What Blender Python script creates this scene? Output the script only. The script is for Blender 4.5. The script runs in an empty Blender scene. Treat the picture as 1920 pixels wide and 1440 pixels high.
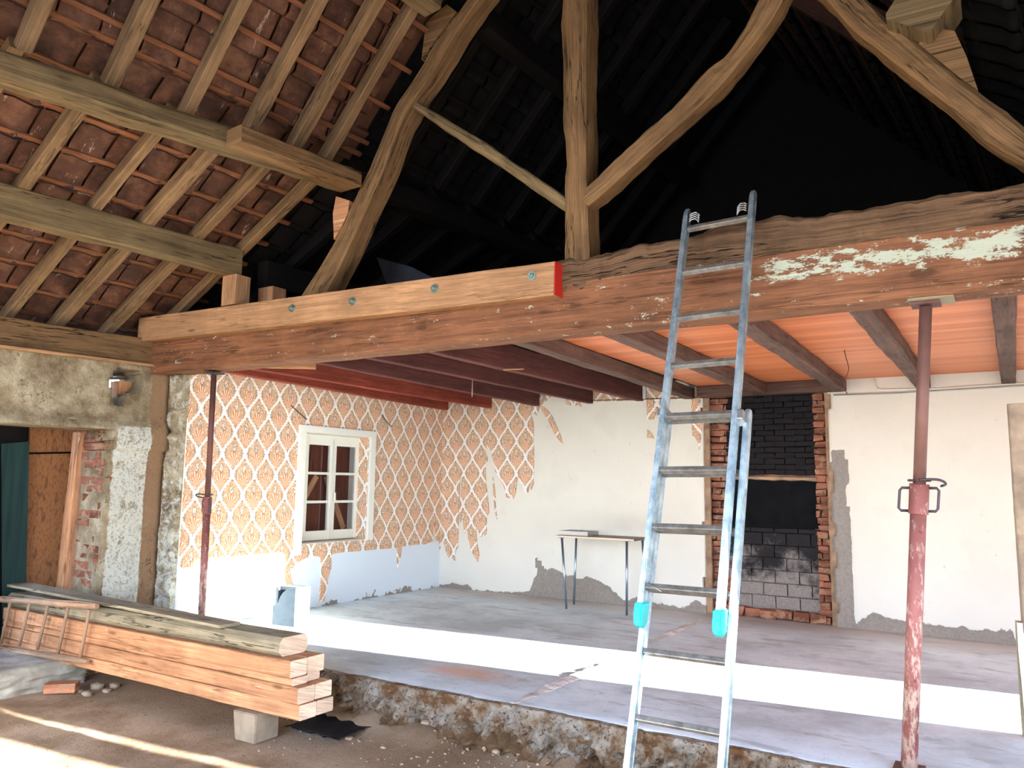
import bpy, bmesh, math, random
from mathutils import Vector, Matrix, noise
import numpy as np
PI = math.pi
S = bpy.context.scene
COL = S.collection
V = Vector

# ------------------------------------------------------------------ camera
FOC = 1467.0
YAW, PITCH, ROLL = map(math.radians, (32.15, 7.30, 0.82))
CAM = V((0, 0, 1.30))
_f = V((-math.sin(YAW)*math.cos(PITCH), math.cos(YAW)*math.cos(PITCH), math.sin(PITCH)))
_r0 = V((math.cos(YAW), math.sin(YAW), 0)); _u0 = _r0.cross(_f)
_r = math.cos(ROLL)*_r0 + math.sin(ROLL)*_u0
_u = -math.sin(ROLL)*_r0 + math.cos(ROLL)*_u0
cam = bpy.data.cameras.new('camera'); camo = bpy.data.objects.new('camera', cam); COL.objects.link(camo)
cam.sensor_fit = 'HORIZONTAL'; cam.sensor_width = 36.0; cam.lens = FOC/1920*36.0
cam.clip_start = 0.05; cam.clip_end = 500
M = Matrix((_r, _u, -_f)).transposed().to_4x4(); M.translation = CAM
camo.matrix_world = M
S.camera = camo
# ------------------------------------------------------------------ light
S.view_settings.view_transform = 'Standard'; S.view_settings.look = 'None'
S.view_settings.exposure = 2.22; S.view_settings.gamma = 1.0; S.view_settings.use_curve_mapping = False
w = bpy.data.worlds.new('sky'); S.world = w; w.use_nodes = True
nt = w.node_tree; nt.nodes.clear()
out = nt.nodes.new('ShaderNodeOutputWorld'); bg = nt.nodes.new('ShaderNodeBackground')
tc = nt.nodes.new('ShaderNodeTexCoord'); sp = nt.nodes.new('ShaderNodeSeparateXYZ'); rp = nt.nodes.new('ShaderNodeValToRGB')
nt.links.new(tc.outputs['Generated'], sp.inputs[0]); nt.links.new(sp.outputs['Z'], rp.inputs[0])
nt.links.new(rp.outputs[0], bg.inputs[0]); nt.links.new(bg.outputs[0], out.inputs[0])
rp.color_ramp.elements[0].position = 0.0; rp.color_ramp.elements[0].color = (0.86, 0.92, 1.0, 1)
rp.color_ramp.elements[1].position = 0.7; rp.color_ramp.elements[1].color = (0.22, 0.42, 0.95, 1)
bg.inputs[1].default_value = 3.0
SUN = V((-1, -0.11, -0.17)).normalized()
sl = bpy.data.lights.new('sun', 'SUN'); sl.energy = 20.0; sl.angle = math.radians(0.6); sl.color = (1.0, 0.96, 0.90)
so = bpy.data.objects.new('sun', sl); COL.objects.link(so); so.location = (20, 3, 6)
so.rotation_euler = SUN.to_track_quat('-Z', 'Y').to_euler()
try:
    S.cycles.max_bounces = 10; S.cycles.diffuse_bounces = 7; S.cycles.sample_clamp_indirect = 8
    S.cycles.use_denoising = True
except Exception: pass

def portal(name, loc, rot, sx, sy):
    l = bpy.data.lights.new(name, 'AREA'); l.shape = 'RECTANGLE'; l.size = sx; l.size_y = sy
    l.cycles.is_portal = True
    o = bpy.data.objects.new(name, l); COL.objects.link(o); o.location = loc; o.rotation_euler = rot
    return o

# ------------------------------------------------------------------ pixel -> place helpers
def ray(x, y): return _f + _r*((x-960)/FOC) - _u*((y-720)/FOC)
def onz(x, y, z): d = ray(x, y); return CAM + d*((z-CAM.z)/d.z)
def ony(x, y, Y): d = ray(x, y); return CAM + d*(Y/d.y)
def onx(x, y, X): d = ray(x, y); return CAM + d*(X/d.x)
def onp(x, y, P, n): d = ray(x, y); return CAM + d*((P-CAM).dot(n)/d.dot(n))

YB = 8.128      # back wall plane
XL = -6.16      # papered wall plane
G = -0.30       # earth floor of the barn
YF = 4.14       # front face of the big beam
D = V((0.0780, 0.99695, 0)); E = V((0.99695, -0.0780, 0))   # the barn's own directions, a few degrees off the house

# ------------------------------------------------------------------ object helpers
WM = {}
def link(o, world, parent=None):
    COL.objects.link(o)
    if parent is not None:
        o.parent = parent; o.matrix_parent_inverse = WM[parent.name].inverted()
    o.matrix_basis = world; WM[o.name] = world.copy(); return o
def obj(name, bm, mat, parent=None, world=None, smooth=False):
    me = bpy.data.meshes.new(name); bm.normal_update(); bm.to_mesh(me); bm.free()
    if mat is not None:
        for m in (mat if isinstance(mat, (list, tuple)) else [mat]): me.materials.append(m)
    if smooth:
        for p in me.polygons: p.use_smooth = True
    return link(bpy.data.objects.new(name, me), world or Matrix.Identity(4), parent)
def empty(name, loc, label, cat, group=None, rot=None):
    o = bpy.data.objects.new(name, None); o.empty_display_size = .1
    m = Matrix.Translation(loc)
    if rot is not None: m = m @ rot.to_4x4()
    link(o, m); tag(o, label, cat, group); return o
def tag(o, label=None, cat=None, group=None, kind=None):
    if label: o['label'] = label
    if cat: o['category'] = cat
    if group: o['group'] = group
    if kind: o['kind'] = kind
    return o
def struct(o, label=None): o['kind'] = 'structure'; return tag(o, label)

def n3(p, s=1.0, seed=0.0): return noise.noise(V((p[0]*s+seed*7.3, p[1]*s+seed*3.1, p[2]*s-seed*5.7)))
def fr(p, s=1.0, seed=0.0, oc=4):
    a = 0; k = 1; t = 0
    for _ in range(oc): a += k*n3(p, s, seed); t += k; s *= 2.1; k *= .5
    return a/t

def resample(pts, n):
    pts = [V(p) for p in pts]; L = [0]
    for a, b in zip(pts, pts[1:]): L.append(L[-1]+(b-a).length)
    out = []
    for i in range(n):
        d = L[-1]*i/(n-1); k = 0
        while k < len(L)-2 and L[k+1] < d: k += 1
        t = 0 if L[k+1] == L[k] else (d-L[k])/(L[k+1]-L[k]); out.append(pts[k].lerp(pts[k+1], t))
    return out
def smooth_pts(p, it=2):
    for _ in range(it): p = [p[0]]+[(p[i-1]+p[i]*2+p[i+1])/4 for i in range(1, len(p)-1)]+[p[-1]]
    return p

def rings_mesh(rings, closed_ends=True, uvlen=None, seed=0, capmat=0):
    """rings: list of lists of points. Quads between, capped ends, UV in metres (length, girth)."""
    bm = bmesh.new(); uv = bm.loops.layers.uv.new('UVMap')
    vs = [[bm.verts.new(p) for p in r] for r in rings]; n = len(rings[0])
    girth = [0]
    for k in range(n): girth.append(girth[-1]+(V(rings[0][(k+1) % n])-V(rings[0][k])).length)
    c = [sum((V(p) for p in r), V())/n for r in rings]; L = [0]
    for a, b in zip(c, c[1:]): L.append(L[-1]+(b-a).length)
    o = seed*3.77
    for i in range(len(rings)-1):
        for k in range(n):
            f = bm.faces.new((vs[i][k], vs[i][(k+1) % n], vs[i+1][(k+1) % n], vs[i+1][k]))
            for lp, q in zip(f.loops, ((L[i], girth[k]), (L[i], girth[k+1]), (L[i+1], girth[k+1]), (L[i+1], girth[k]))): lp[uv].uv = (q[0]+o, q[1]+o*1.3)
    if closed_ends:
        for r, flip in ((vs[0], True), (vs[-1], False)):
            f = bm.faces.new(r[::-1] if flip else r); f.material_index = capmat
            for lp in f.loops: lp[uv].uv = (lp.vert.co.x*.2+lp.vert.co.y+o, lp.vert.co.z+lp.vert.co.y*.3+o)
    bmesh.ops.recalc_face_normals(bm, faces=bm.faces)
    return bm

def section(w, h, c):
    """rectangle with cut corners in (side, up), counter-clockwise"""
    a, b = w/2, h/2
    pts = [(-a+c, -b), (0, -b), (a-c, -b), (a, -b+c), (a, 0), (a, b-c), (a-c, b), (0, b), (-a+c, b), (-a, b-c), (-a, 0), (-a, -b+c)]
    return pts
_sd = [0]
def beam(name, A, B, w, h, mat, parent=None, up=V((0, 0, 1)), c=.008, rough=.004, seg=.12, bow=None, taper=1.0, seed=None, capmat=0, local=False):
    """sawn or hewn timber from A to B; w across, h along up"""
    _sd[0] += 1; seed = _sd[0] if seed is None else seed
    A = V(A); B = V(B); d = B-A; L = d.length; t = d.normalized()
    s = t.cross(up).normalized(); u = s.cross(t)
    n = max(2, int(L/seg)+1); rings = []
    for i in range(n):
        f = i/(n-1); k = 1+(taper-1)*f; P = A+d*f if not local else V((L*f, 0, 0))
        if bow: P = P + (u if not local else V((0, 0, 1)))*bow*math.sin(PI*f)
        r = []
        for (a, b) in section(w*k, h*k, c):
            q = A+d*f + s*a+u*b
            m = rough*(1.6*n3(q, 2.2, seed)+.8*n3(q, 9, seed+3))
            g = 1+m/max(w, h)*2
            r.append(P + ((s*a+u*b)*g if not local else V((0, -a, b))*g))
        rings.append(r)
    bm = rings_mesh(rings, seed=seed, capmat=capmat)
    world = None
    if local:
        m = Matrix((t, -s, u)).transposed().to_4x4(); m.translation = A; world = m
    return obj(name, bm, mat, parent, world, smooth=False)

def hewn(name, Lp, Rp, Y0, depth, mat, parent=None, n=26, c=.02, rough=.008, seed=None, it=1):
    """curved truss timber: two edges of its face seen in the truss plane, real depth behind"""
    _sd[0] += 1; seed = _sd[0] if seed is None else seed
    a = smooth_pts(resample([ony(x, y, Y0) for x, y in Lp], n), it); b = smooth_pts(resample([ony(x, y, Y0) for x, y in Rp], n), it)
    rings = []
    for p, q in zip(a, b):
        d = q-p; wd = d.length; d = d/wd; Yv = V((0, 1, 0)); r = []
        for (s, y) in ((c, 0), (wd/2, -.004), (wd-c, 0), (wd, c), (wd+.004, depth/2), (wd, depth-c), (wd-c, depth), (wd/2, depth), (c, depth), (0, depth-c), (-.004, depth/2), (0, c)):
            P = p+d*s+Yv*y
            m = rough*(1.7*n3(P, 3.0, seed)+.9*n3(P, 11, seed+1)+.5*n3(P, 30, seed+2))
            cen = p+d*wd/2+Yv*depth/2; r.append(P+(P-cen).normalized()*m)
        rings.append(r)
    return obj(name, rings_mesh(rings, seed=seed), mat, parent)

def add_box(bm, c, sx, sy, sz, rot=None, jit=0, bev=0):
    vs = []
    for dx in (-.5, .5):
        for dy in (-.5, .5):
            for dz in (-.5, .5):
                p = V((dx*sx+random.uniform(-jit, jit), dy*sy+random.uniform(-jit, jit), dz*sz+random.uniform(-jit, jit)))
                if rot is not None: p = rot @ p
                vs.append(bm.verts.new(V(c)+p))
    fs = [bm.faces.new([vs[i] for i in q]) for q in ((0, 1, 3, 2), (4, 6, 7, 5), (0, 4, 5, 1), (2, 3, 7, 6), (0, 2, 6, 4), (1, 5, 7, 3))]
    if bev:
        es = list({e for f in fs for e in f.edges}); bmesh.ops.bevel(bm, geom=es, offset=bev, segments=2, affect='EDGES', profile=.6)
    return vs
def add_tube(bm, pts, r, n=10, cap=True, r2=None):
    pts = [V(p) for p in pts]; rings = []
    t0 = (pts[1]-pts[0]).normalized(); s = t0.orthogonal().normalized()
    for i, p in enumerate(pts):
        t = (pts[min(i+1, len(pts)-1)]-pts[max(i-1, 0)]).normalized()
        s = (s-t*s.dot(t)).normalized(); u = t.cross(s)
        rr = r if r2 is None else r+(r2-r)*i/(len(pts)-1)
        rings.append([bm.verts.new(p+(s*math.cos(2*PI*k/n)+u*math.sin(2*PI*k/n))*rr) for k in range(n)])
    for a, b in zip(rings, rings[1:]):
        for k in range(n): f = bm.faces.new((a[k], a[(k+1) % n], b[(k+1) % n], b[k])); f.smooth = True
    if cap: bm.faces.new(rings[0][::-1]); bm.faces.new(rings[-1])
def tube(name, pts, r, mat, parent=None, n=12, r2=None):
    bm = bmesh.new(); add_tube(bm, pts, r, n, r2=r2); return obj(name, bm, mat, parent)
def box(name, c, s, mat, parent=None, rot=None, bev=.003, jit=0):
    bm = bmesh.new(); add_box(bm, (0, 0, 0), *s, jit=jit, bev=bev)
    m = Matrix.Translation(V(c))
    if rot is not None: m = m @ rot.to_4x4()
    return obj(name, bm, mat, parent, m)
def plate(name, pts, nrm, th, mat, parent=None):
    """flat sheet with the outline pts, given real thickness along nrm"""
    bm = bmesh.new(); a = [bm.verts.new(V(p)) for p in pts]; f = bm.faces.new(a)
    r = bmesh.ops.extrude_face_region(bm, geom=[f])
    for v in r['geom']:
        if isinstance(v, bmesh.types.BMVert): v.co += V(nrm)*th
    bmesh.ops.recalc_face_normals(bm, faces=bm.faces)
    bmesh.ops.triangulate(bm, faces=[f for f in bm.faces if len(f.verts) > 4])
    return obj(name, bm, mat, parent)
def jag(pts, amp=6, seed=1, step=10):
    """pixel outline with a torn, irregular edge between its corners"""
    out = []; rnd = random.Random(seed)
    for (x0, y0), (x1, y1) in zip(pts, pts[1:]+pts[:1]):
        L = math.hypot(x1-x0, y1-y0); n = max(1, int(L/step)); out.append((x0, y0))
        for k in range(1, n):
            t = k/n; j = rnd.uniform(-amp, amp)*.35; out.append((x0+(x1-x0)*t-(y1-y0)/L*j, y0+(y1-y0)*t+(x1-x0)/L*j))
    return out

def grid_wall(name, O, U, W, N, lu, lv, cell, mat, keep=None, disp=None, thick=.3, attr=None, parent=None, smooth=True, cells=None):
    """wall or rough surface: grid of cells along U and W, face towards N, thickness away from N"""
    nu = max(1, round(lu/cell)); nv = max(1, round(lv/cell)); bm = bmesh.new(); vg = {}
    col = bm.verts.layers.float_color.new('mask') if attr else None
    O = V(O)
    def gv(i, j):
        if (i, j) not in vg:
            u = lu*i/nu; v = lv*j/nv; p = O+U*u+W*v
            d = disp(u, v, p) if disp else 0
            vv = bm.verts.new(p+N*d) if not isinstance(d, Vector) else bm.verts.new(p+d)
            if col: vv[col] = (*attr(u, v, p), 1)
            vg[i, j] = vv
        return vg[i, j]
    flip = U.cross(W).dot(N) < 0
    for i in range(nu):
        for j in range(nv):
            u = lu*(i+.5)/nu; v = lv*(j+.5)/nv
            if keep and not keep(u, v): continue
            q = (gv(i, j), gv(i+1, j), gv(i+1, j+1), gv(i, j+1)); f = bm.faces.new(q[::-1] if flip else q); f.smooth = smooth
    be = [e for e in bm.edges if len(e.link_faces) == 1]
    mp = {}
    for e in be:
        for v in e.verts:
            if v not in mp:
                k = bm.verts.new(v.co-N*thick); mp[v] = k
                if col: k[col] = v[col]
    for e in be:
        a, b = e.verts; lf = e.link_faces[0]; ls = [l for l in lf.loops if l.edge == e][0]
        a, b = (ls.vert, ls.link_loop_next.vert); bm.faces.new((b, a, mp[a], mp[b]))
    # back sheet
    P = [O-N*thick, O+U*lu-N*thick, O+U*lu+W*lv-N*thick, O+W*lv-N*thick]
    if not keep:
        q = [bm.verts.new(p) for p in P]; bm.faces.new(q if flip else q[::-1])
    return obj(name, bm, mat, parent)

# ------------------------------------------------------------------ materials
class NT:
    def __init__(s, name, rough=.8, metal=0.0, spec=.3):
        s.m = bpy.data.materials.new(name); s.m.use_nodes = True; s.t = s.m.node_tree; s.t.nodes.clear()
        s.o = s.n('ShaderNodeOutputMaterial'); s.b = s.n('ShaderNodeBsdfPrincipled'); s.t.links.new(s.b.outputs[0], s.o.inputs[0])
        s.b.inputs['Roughness'].default_value = rough; s.b.inputs['Metallic'].default_value = metal
        s.b.inputs['Specular IOR Level'].default_value = spec
    def n(s, k): return s.t.nodes.new(k)
    def put(s, sock, v):
        if isinstance(v, bpy.types.NodeSocket): s.t.links.new(v, sock)
        elif v is not None: sock.default_value = v
    def tc(s, k='Object'): return s.n('ShaderNodeTexCoord').outputs[k]
    def uv(s): return s.tc('UV')
    def sep(s, v): x = s.n('ShaderNodeSeparateXYZ'); s.put(x.inputs[0], v); return x.outputs
    def comb(s, x, y, z): c = s.n('ShaderNodeCombineXYZ'); s.put(c.inputs[0], x); s.put(c.inputs[1], y); s.put(c.inputs[2], z); return c.outputs[0]
    def map(s, v, sc=(1, 1, 1), loc=(0, 0, 0)):
        m = s.n('ShaderNodeMapping'); s.put(m.inputs[0], v); m.inputs['Scale'].default_value = sc; m.inputs['Location'].default_value = loc; return m.outputs[0]
    def noise(s, v, sc=5, det=4, ro=.55, dist=0, out=0):
        x = s.n('ShaderNodeTexNoise'); s.put(x.inputs['Vector'], v); x.inputs['Scale'].default_value = sc; x.inputs['Detail'].default_value = det
        x.inputs['Roughness'].default_value = ro; x.inputs['Distortion'].default_value = dist; return x.outputs[out]
    def vor(s, v, sc=5, feat='F1', out='Distance', rnd=1):
        x = s.n('ShaderNodeTexVoronoi'); s.put(x.inputs['Vector'], v); x.inputs['Scale'].default_value = sc; x.feature = feat; x.inputs['Randomness'].default_value = rnd; return x.outputs[out]
    def ma(s, op, a, b=None, c=None, clamp=False):
        x = s.n('ShaderNodeMath'); x.operation = op; x.use_clamp = clamp
        for k, v in enumerate((a, b, c)):
            if v is not None: s.put(x.inputs[k], v)
        return x.outputs[0]
    def step(s, v, a, b):
        x = s.n('ShaderNodeMapRange'); x.interpolation_type = 'SMOOTHSTEP'; s.put(x.inputs[0], v); x.inputs[1].default_value = a; x.inputs[2].default_value = b; return x.outputs[0]
    def mix(s, f, a, b, mode='MIX'):
        x = s.n('ShaderNodeMix'); x.data_type = 'RGBA'; x.blend_type = mode; s.put(x.inputs[0], f)
        for k, v in ((6, a), (7, b)):
            if isinstance(v, tuple): v = (*v[:3], 1)
            s.put(x.inputs[k], v)
        return x.outputs[2]
    def ramp(s, f, stops):
        x = s.n('ShaderNodeValToRGB'); s.put(x.inputs[0], f); e = x.color_ramp.elements
        while len(e) < len(stops): e.new(.5)
        for k, (p, c) in enumerate(stops): e[k].position = p; e[k].color = (*c, 1)
        return x.outputs[0]
    def bump(s, h, st=.3, d=.01):
        x = s.n('ShaderNodeBump'); s.put(x.inputs['Height'], h); x.inputs['Strength'].default_value = st; x.inputs['Distance'].default_value = d
        s.t.links.new(x.outputs[0], s.b.inputs['Normal'])
    def col(s, c): s.put(s.b.inputs['Base Color'], (*c, 1) if isinstance(c, tuple) else c); return s
    def rnd(s): return s.n('ShaderNodeObjectInfo').outputs['Random']
def lin(r, g, b):
    f = lambda c: (c/255/12.92) if c/255 <= .04045 else ((c/255+.055)/1.055)**2.4
    return (f(r), f(g), f(b))
def sc(c, k): return tuple(min(1, x*k) for x in c)

def wood(name, c, dark=.45, rough=.75, crack=.5, knots=True, patches=None, pcol=(.6, .6, .55), var=.22, bump=.5, stain=.35, flecks=False):
    m = NT(name, rough, spec=.2); u = m.uv()
    g = m.noise(m.map(u, (1.1, 24, 1)), 1.0, 7, .65, .8); g2 = m.noise(m.map(u, (5, 110, 1)), 1.0, 3, .6)
    bl = m.noise(u, 2.2, 5, .65)
    k = m.ma('ADD', m.ma('MULTIPLY', g, .6), m.ma('MULTIPLY', bl, .4))
    base = m.ramp(k, [(.36, sc(c, dark)), (.49, c), (.62, sc(c, 1.45))])
    base = m.mix(m.ma('MULTIPLY', m.step(g2, .45, .65), .45), base, sc(c, .55), 'MIX')
    base = m.mix(m.ma('MULTIPLY', m.step(m.noise(m.map(u, (1, 3, 1), (9, 4, 0)), 1.6, 5, .7), .54, .70), stain), base, sc(c, .35))
    rd = m.ma('ABSOLUTE', m.ma('SUBTRACT', m.noise(m.map(u, (.7, 11, 1), (3, 7, 0)), 1.0, 4, .6, .2), .5))
    crm = m.ma('MULTIPLY', m.step(rd, .012, .004), m.step(m.noise(m.map(u, (1.3, 5, 1), (1, 2, 0)), 1.0, 2), .46, .56))
    base = m.mix(m.ma('MULTIPLY', crm, min(1, crack*1.2)), base, sc(c, .08))
    if knots:
        kd = m.vor(m.map(u, (2.2, 8, 1)), 1.0); kn = m.step(kd, .16, .05); base = m.mix(m.ma('MULTIPLY', kn, .65), base, sc(c, .22))
    if patches: # flakes of old whitewash, thick over one stretch and sparse elsewhere
        o = m.sep(m.tc()); a = m.noise(m.map(m.tc(), (9, 9, 22)), 1.0, 9, .8)
        rx = m.ma('ABSOLUTE', m.ma('ADD', o[0], .45)); z = o[2]
        reg = m.ma('MULTIPLY', m.step(rx, .78, .45), m.ma('MULTIPLY', m.step(z, 2.33, 2.40), m.step(z, 2.53, 2.47)))
        reg = m.ma('ADD', m.ma('MULTIPLY', reg, .13), m.ma('MULTIPLY', m.step(m.noise(m.tc(), 1.1, 2), .50, .62), .03))
        a2 = m.step(m.ma('ADD', a, reg), .615, .63); base = m.mix(a2, base, pcol)
        sp_ = m.vor(m.map(m.tc(), (1.9, .001, 5)), 1.0); base = m.mix(m.ma('MULTIPLY', m.step(m.ma('ADD', sp_, m.ma('MULTIPLY', bl, .15)), .22, .15), .6), base, sc(c, .25))
    if flecks: base = m.mix(m.step(m.noise(m.map(u, (3, 22, 1), (5, 1, 0)), 1.0, 6, .75), .64, .67), base, lin(214, 200, 184))
    hs = m.n('ShaderNodeHueSaturation'); m.put(hs.inputs['Color'], base)
    m.put(hs.inputs['Value'], m.ma('ADD', 1-var/2, m.ma('MULTIPLY', m.rnd(), var))); m.col(hs.outputs[0])
    m.bump(m.ma('SUBTRACT', m.ma('ADD', m.ma('MULTIPLY', g, .7), m.ma('MULTIPLY', g2, .35)), m.ma('MULTIPLY', crm, .9)), bump*1.3, .010)
    return m.m
M_ = {}
M_['oak'] = wood('hewn_oak', lin(114, 88, 58), crack=.8)
M_['oak_pale'] = wood('weathered_oak', lin(112, 95, 66), crack=.5)
M_['oak_red'] = wood('brown_oak_beam', lin(150, 104, 76), crack=.5, var=.05)
M_['oak_old'] = wood('rotten_oak', lin(102, 78, 56), dark=.3, crack=1.0, bump=1.0)
M_['pine'] = wood('fresh_pine', lin(165, 126, 90), dark=.7, crack=.15)
M_['pine_o'] = wood('orange_pine', lin(186, 136, 98), dark=.6, crack=.3, flecks=True)
M_['pine_end'] = wood('sawn_end_pine', lin(232, 205, 178), dark=.85, crack=.25)
M_['rafter'] = wood('rafter_wood', lin(122, 97, 68), crack=.5)
M_['batten'] = wood('batten_wood', lin(120, 78, 52), crack=.5)
M_['grey_w'] = wood('grey_board', lin(150, 140, 115), dark=.55, crack=.7)
M_['maroon'] = wood('maroon_painted_wood', lin(90, 50, 44), dark=.7, crack=.2, knots=False)
M_['brick_red_w'] = wood('red_painted_wood', lin(132, 60, 44), dark=.75, crack=.15, knots=False)
M_['dark_j'] = wood('dark_joist_wood', lin(92, 70, 60), dark=.5, crack=.5)
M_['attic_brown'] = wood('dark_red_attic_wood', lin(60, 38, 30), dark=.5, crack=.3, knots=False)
M_['limewash'] = None
M_['black_w'] = wood('near_black_old_timber', lin(17, 13, 11), dark=.5, crack=.4, knots=False)  # near-black timber colour for attic members, ceiling boards and door backing
M_['lad_w'] = wood('old_ladder_wood', lin(160, 132, 106), dark=.6, crack=.4)
M_['red_end'] = NT('red_end_paint', .6).col(lin(200, 45, 35)).m

def plainm(name, c, rough=.7, metal=0, bump=0, bs=60, var=.12, nsc=6, spec=.3):
    m = NT(name, rough, metal, spec); u = m.tc(); k = m.noise(u, nsc, 5, .6)
    m.col(m.ramp(k, [(.38, sc(c, 1-var)), (.62, sc(c, 1+var))]))
    if bump: m.bump(m.noise(u, bs, 4, .6), bump, .005)
    return m.m
# rough barn plaster
def m_plaster():
    m = NT('old_lime_plaster', .95, spec=.1); u = m.tc()
    a = m.noise(u, 3.2, 8, .7); b = m.noise(u, 13, 8, .75); f = m.noise(u, 40, 5, .75)
    c = m.ramp(a, [(.38, lin(118, 102, 78)), (.5, lin(156, 142, 114)), (.62, lin(186, 174, 146))])
    c = m.mix(m.ma('MULTIPLY', m.step(f, .55, .68), .6), c, lin(98, 84, 64)); at = m.n('ShaderNodeAttribute'); at.attribute_name = 'mask'
    s = m.sep(at.outputs['Color'])
    c = m.mix(m.step(m.ma('ADD', s[0], m.ma('MULTIPLY', m.ma('SUBTRACT', b, .5), 1.2)), .45, .6), c, m.mix(m.step(f, .5, .64), lin(206, 206, 192), lin(160, 156, 140)))
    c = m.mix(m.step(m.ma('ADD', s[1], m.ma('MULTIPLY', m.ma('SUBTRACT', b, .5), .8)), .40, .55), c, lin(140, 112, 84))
    rd = m.ma('ABSOLUTE', m.ma('SUBTRACT', m.noise(u, 3.5, 6, .6, .3), .5)); ck = m.ma('MULTIPLY', m.step(rd, .005, .001), m.step(a, .50, .58)); c = m.mix(m.ma('MULTIPLY', ck, .55), c, lin(80, 68, 54))
    c = m.mix(m.step(m.noise(u, 24, 6, .8), .64, .68), c, lin(70, 60, 48))
    m.col(c); m.bump(m.ma('SUBTRACT', m.ma('ADD', m.ma('MULTIPLY', a, .5), m.ma('ADD', m.ma('MULTIPLY', b, .5), m.ma('MULTIPLY', f, .3))), ck), 1.0, .04); return m.m
M_['plaster'] = m_plaster()
# smooth wall plaster with exposed grey and worn spots (mask r: bare grey, g: soot, b: blue dado paint, on the back wall a painted sky tint)
def m_wall(name, base, grey):
    m = NT(name, .85, spec=.2); u = m.tc(); a = m.noise(u, 1.4, 6, .6); b = m.noise(u, 9, 8, .72); f = m.noise(u, 40, 5, .7)
    c = m.ramp(a, [(.3, sc(base, .93)), (.6, base), (.8, sc(base, 1.04))])
    c = m.mix(m.ma('MULTIPLY', m.step(m.noise(m.map(u, (1, 1, .4)), 11, 9, .85), .625, .66), .7), c, sc(base, .5)); c = m.mix(m.ma('MULTIPLY', m.step(a, .53, .64), .35), c, sc(base, .82))
    at = m.n('ShaderNodeAttribute'); at.attribute_name = 'mask'; s = m.sep(at.outputs['Color'])
    c = m.mix(s[2], c, lin(214, 224, 230))
    mk = m.step(m.ma('ADD', s[0], m.ma('MULTIPLY', m.ma('SUBTRACT', b, .5), 1.3)), .48, .53)
    c = m.mix(mk, c, m.ramp(f, [(.3, sc(grey, .8)), (.7, sc(grey, 1.15))]))
    sk = m.step(m.ma('ADD', s[1], m.ma('MULTIPLY', m.ma('SUBTRACT', b, .5), 1.0)), .35, .75)
    c = m.mix(sk, c, lin(22, 20, 20))
    m.col(c); m.bump(m.ma('SUBTRACT', m.ma('ADD', m.ma('MULTIPLY', b, .3), m.ma('MULTIPLY', f, .15)), m.ma('MULTIPLY', mk, .6)), .5, .012); return m.m
M_['wall'] = m_wall('cream_wall_plaster', lin(219, 213, 196), lin(142, 134, 124))
# concrete slab
def m_slab():
    m = NT('concrete_slab', .65, spec=.35); u = m.tc(); a = m.noise(u, .9, 7, .68); b = m.noise(m.map(u, (.5, 1.8, 1)), 4, 8, .72, .4); f = m.noise(u, 45, 4, .7)
    c = m.ramp(a, [(.40, lin(188, 200, 204)), (.5, lin(212, 226, 232)), (.60, lin(226, 240, 246))])
    c = m.mix(m.ma('MULTIPLY', m.step(b, .52, .66), .7), c, lin(160, 166, 166)); s = m.sep(u)
    rx = m.ma('MULTIPLY', m.ma('ADD', s[0], 3.25), 1.3); ry = m.ma('MULTIPLY', m.ma('SUBTRACT', s[1], 4.62), 3.0)
    d = m.ma('SQRT', m.ma('ADD', m.ma('MULTIPLY', rx, rx), m.ma('MULTIPLY', ry, ry)))
    c = m.mix(m.ma('MULTIPLY', m.step(m.ma('ADD', d, m.ma('MULTIPLY', b, .8)), 1.1, .5), .75), c, lin(216, 166, 134))
    c = m.mix(m.step(m.noise(m.map(u, (7, 20, 1)), 1.0, 8, .85), .60, .64), c, lin(128, 122, 114)); c = m.mix(m.step(m.noise(u, 26, 6, .85), .62, .66), c, lin(96, 88, 80))
    c = m.mix(m.ma('MULTIPLY', m.step(m.ma('ADD', s[1], m.ma('MULTIPLY', a, 1.0)), 7.9, 8.5), .6), c, lin(176, 156, 138))
    m.col(c); m.bump(m.ma('ADD', m.ma('MULTIPLY', b, .4), m.ma('MULTIPLY', f, .2)), .4, .012); return m.m
M_['slab'] = m_slab()
def m_earth():
    m = NT('packed_earth', .95, spec=.1); u = m.tc(); a = m.noise(u, 1.3, 8, .65); f = m.noise(u, 22, 6, .7)
    c = m.ramp(a, [(.38, lin(142, 120, 94)), (.5, lin(172, 150, 124)), (.62, lin(198, 178, 152))])
    c = m.mix(m.step(f, .6, .72), c, lin(96, 78, 60)); c = m.mix(m.step(m.noise(u, 60, 3, .8), .7, .74), c, lin(190, 175, 150))
    yy = m.ma('ADD', m.sep(u)[1], m.ma('MULTIPLY', m.ma('SUBTRACT', a, .5), 1.6)); c = m.mix(m.ma('MULTIPLY', m.step(yy, 3.3, 3.9), .55), c, lin(104, 80, 58))
    m.col(c); m.bump(m.ma('ADD', m.ma('MULTIPLY', f, .5), m.ma('MULTIPLY', m.noise(u, 80, 3, .7), .3)), .9, .016); return m.m
M_['earth'] = m_earth()
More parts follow.
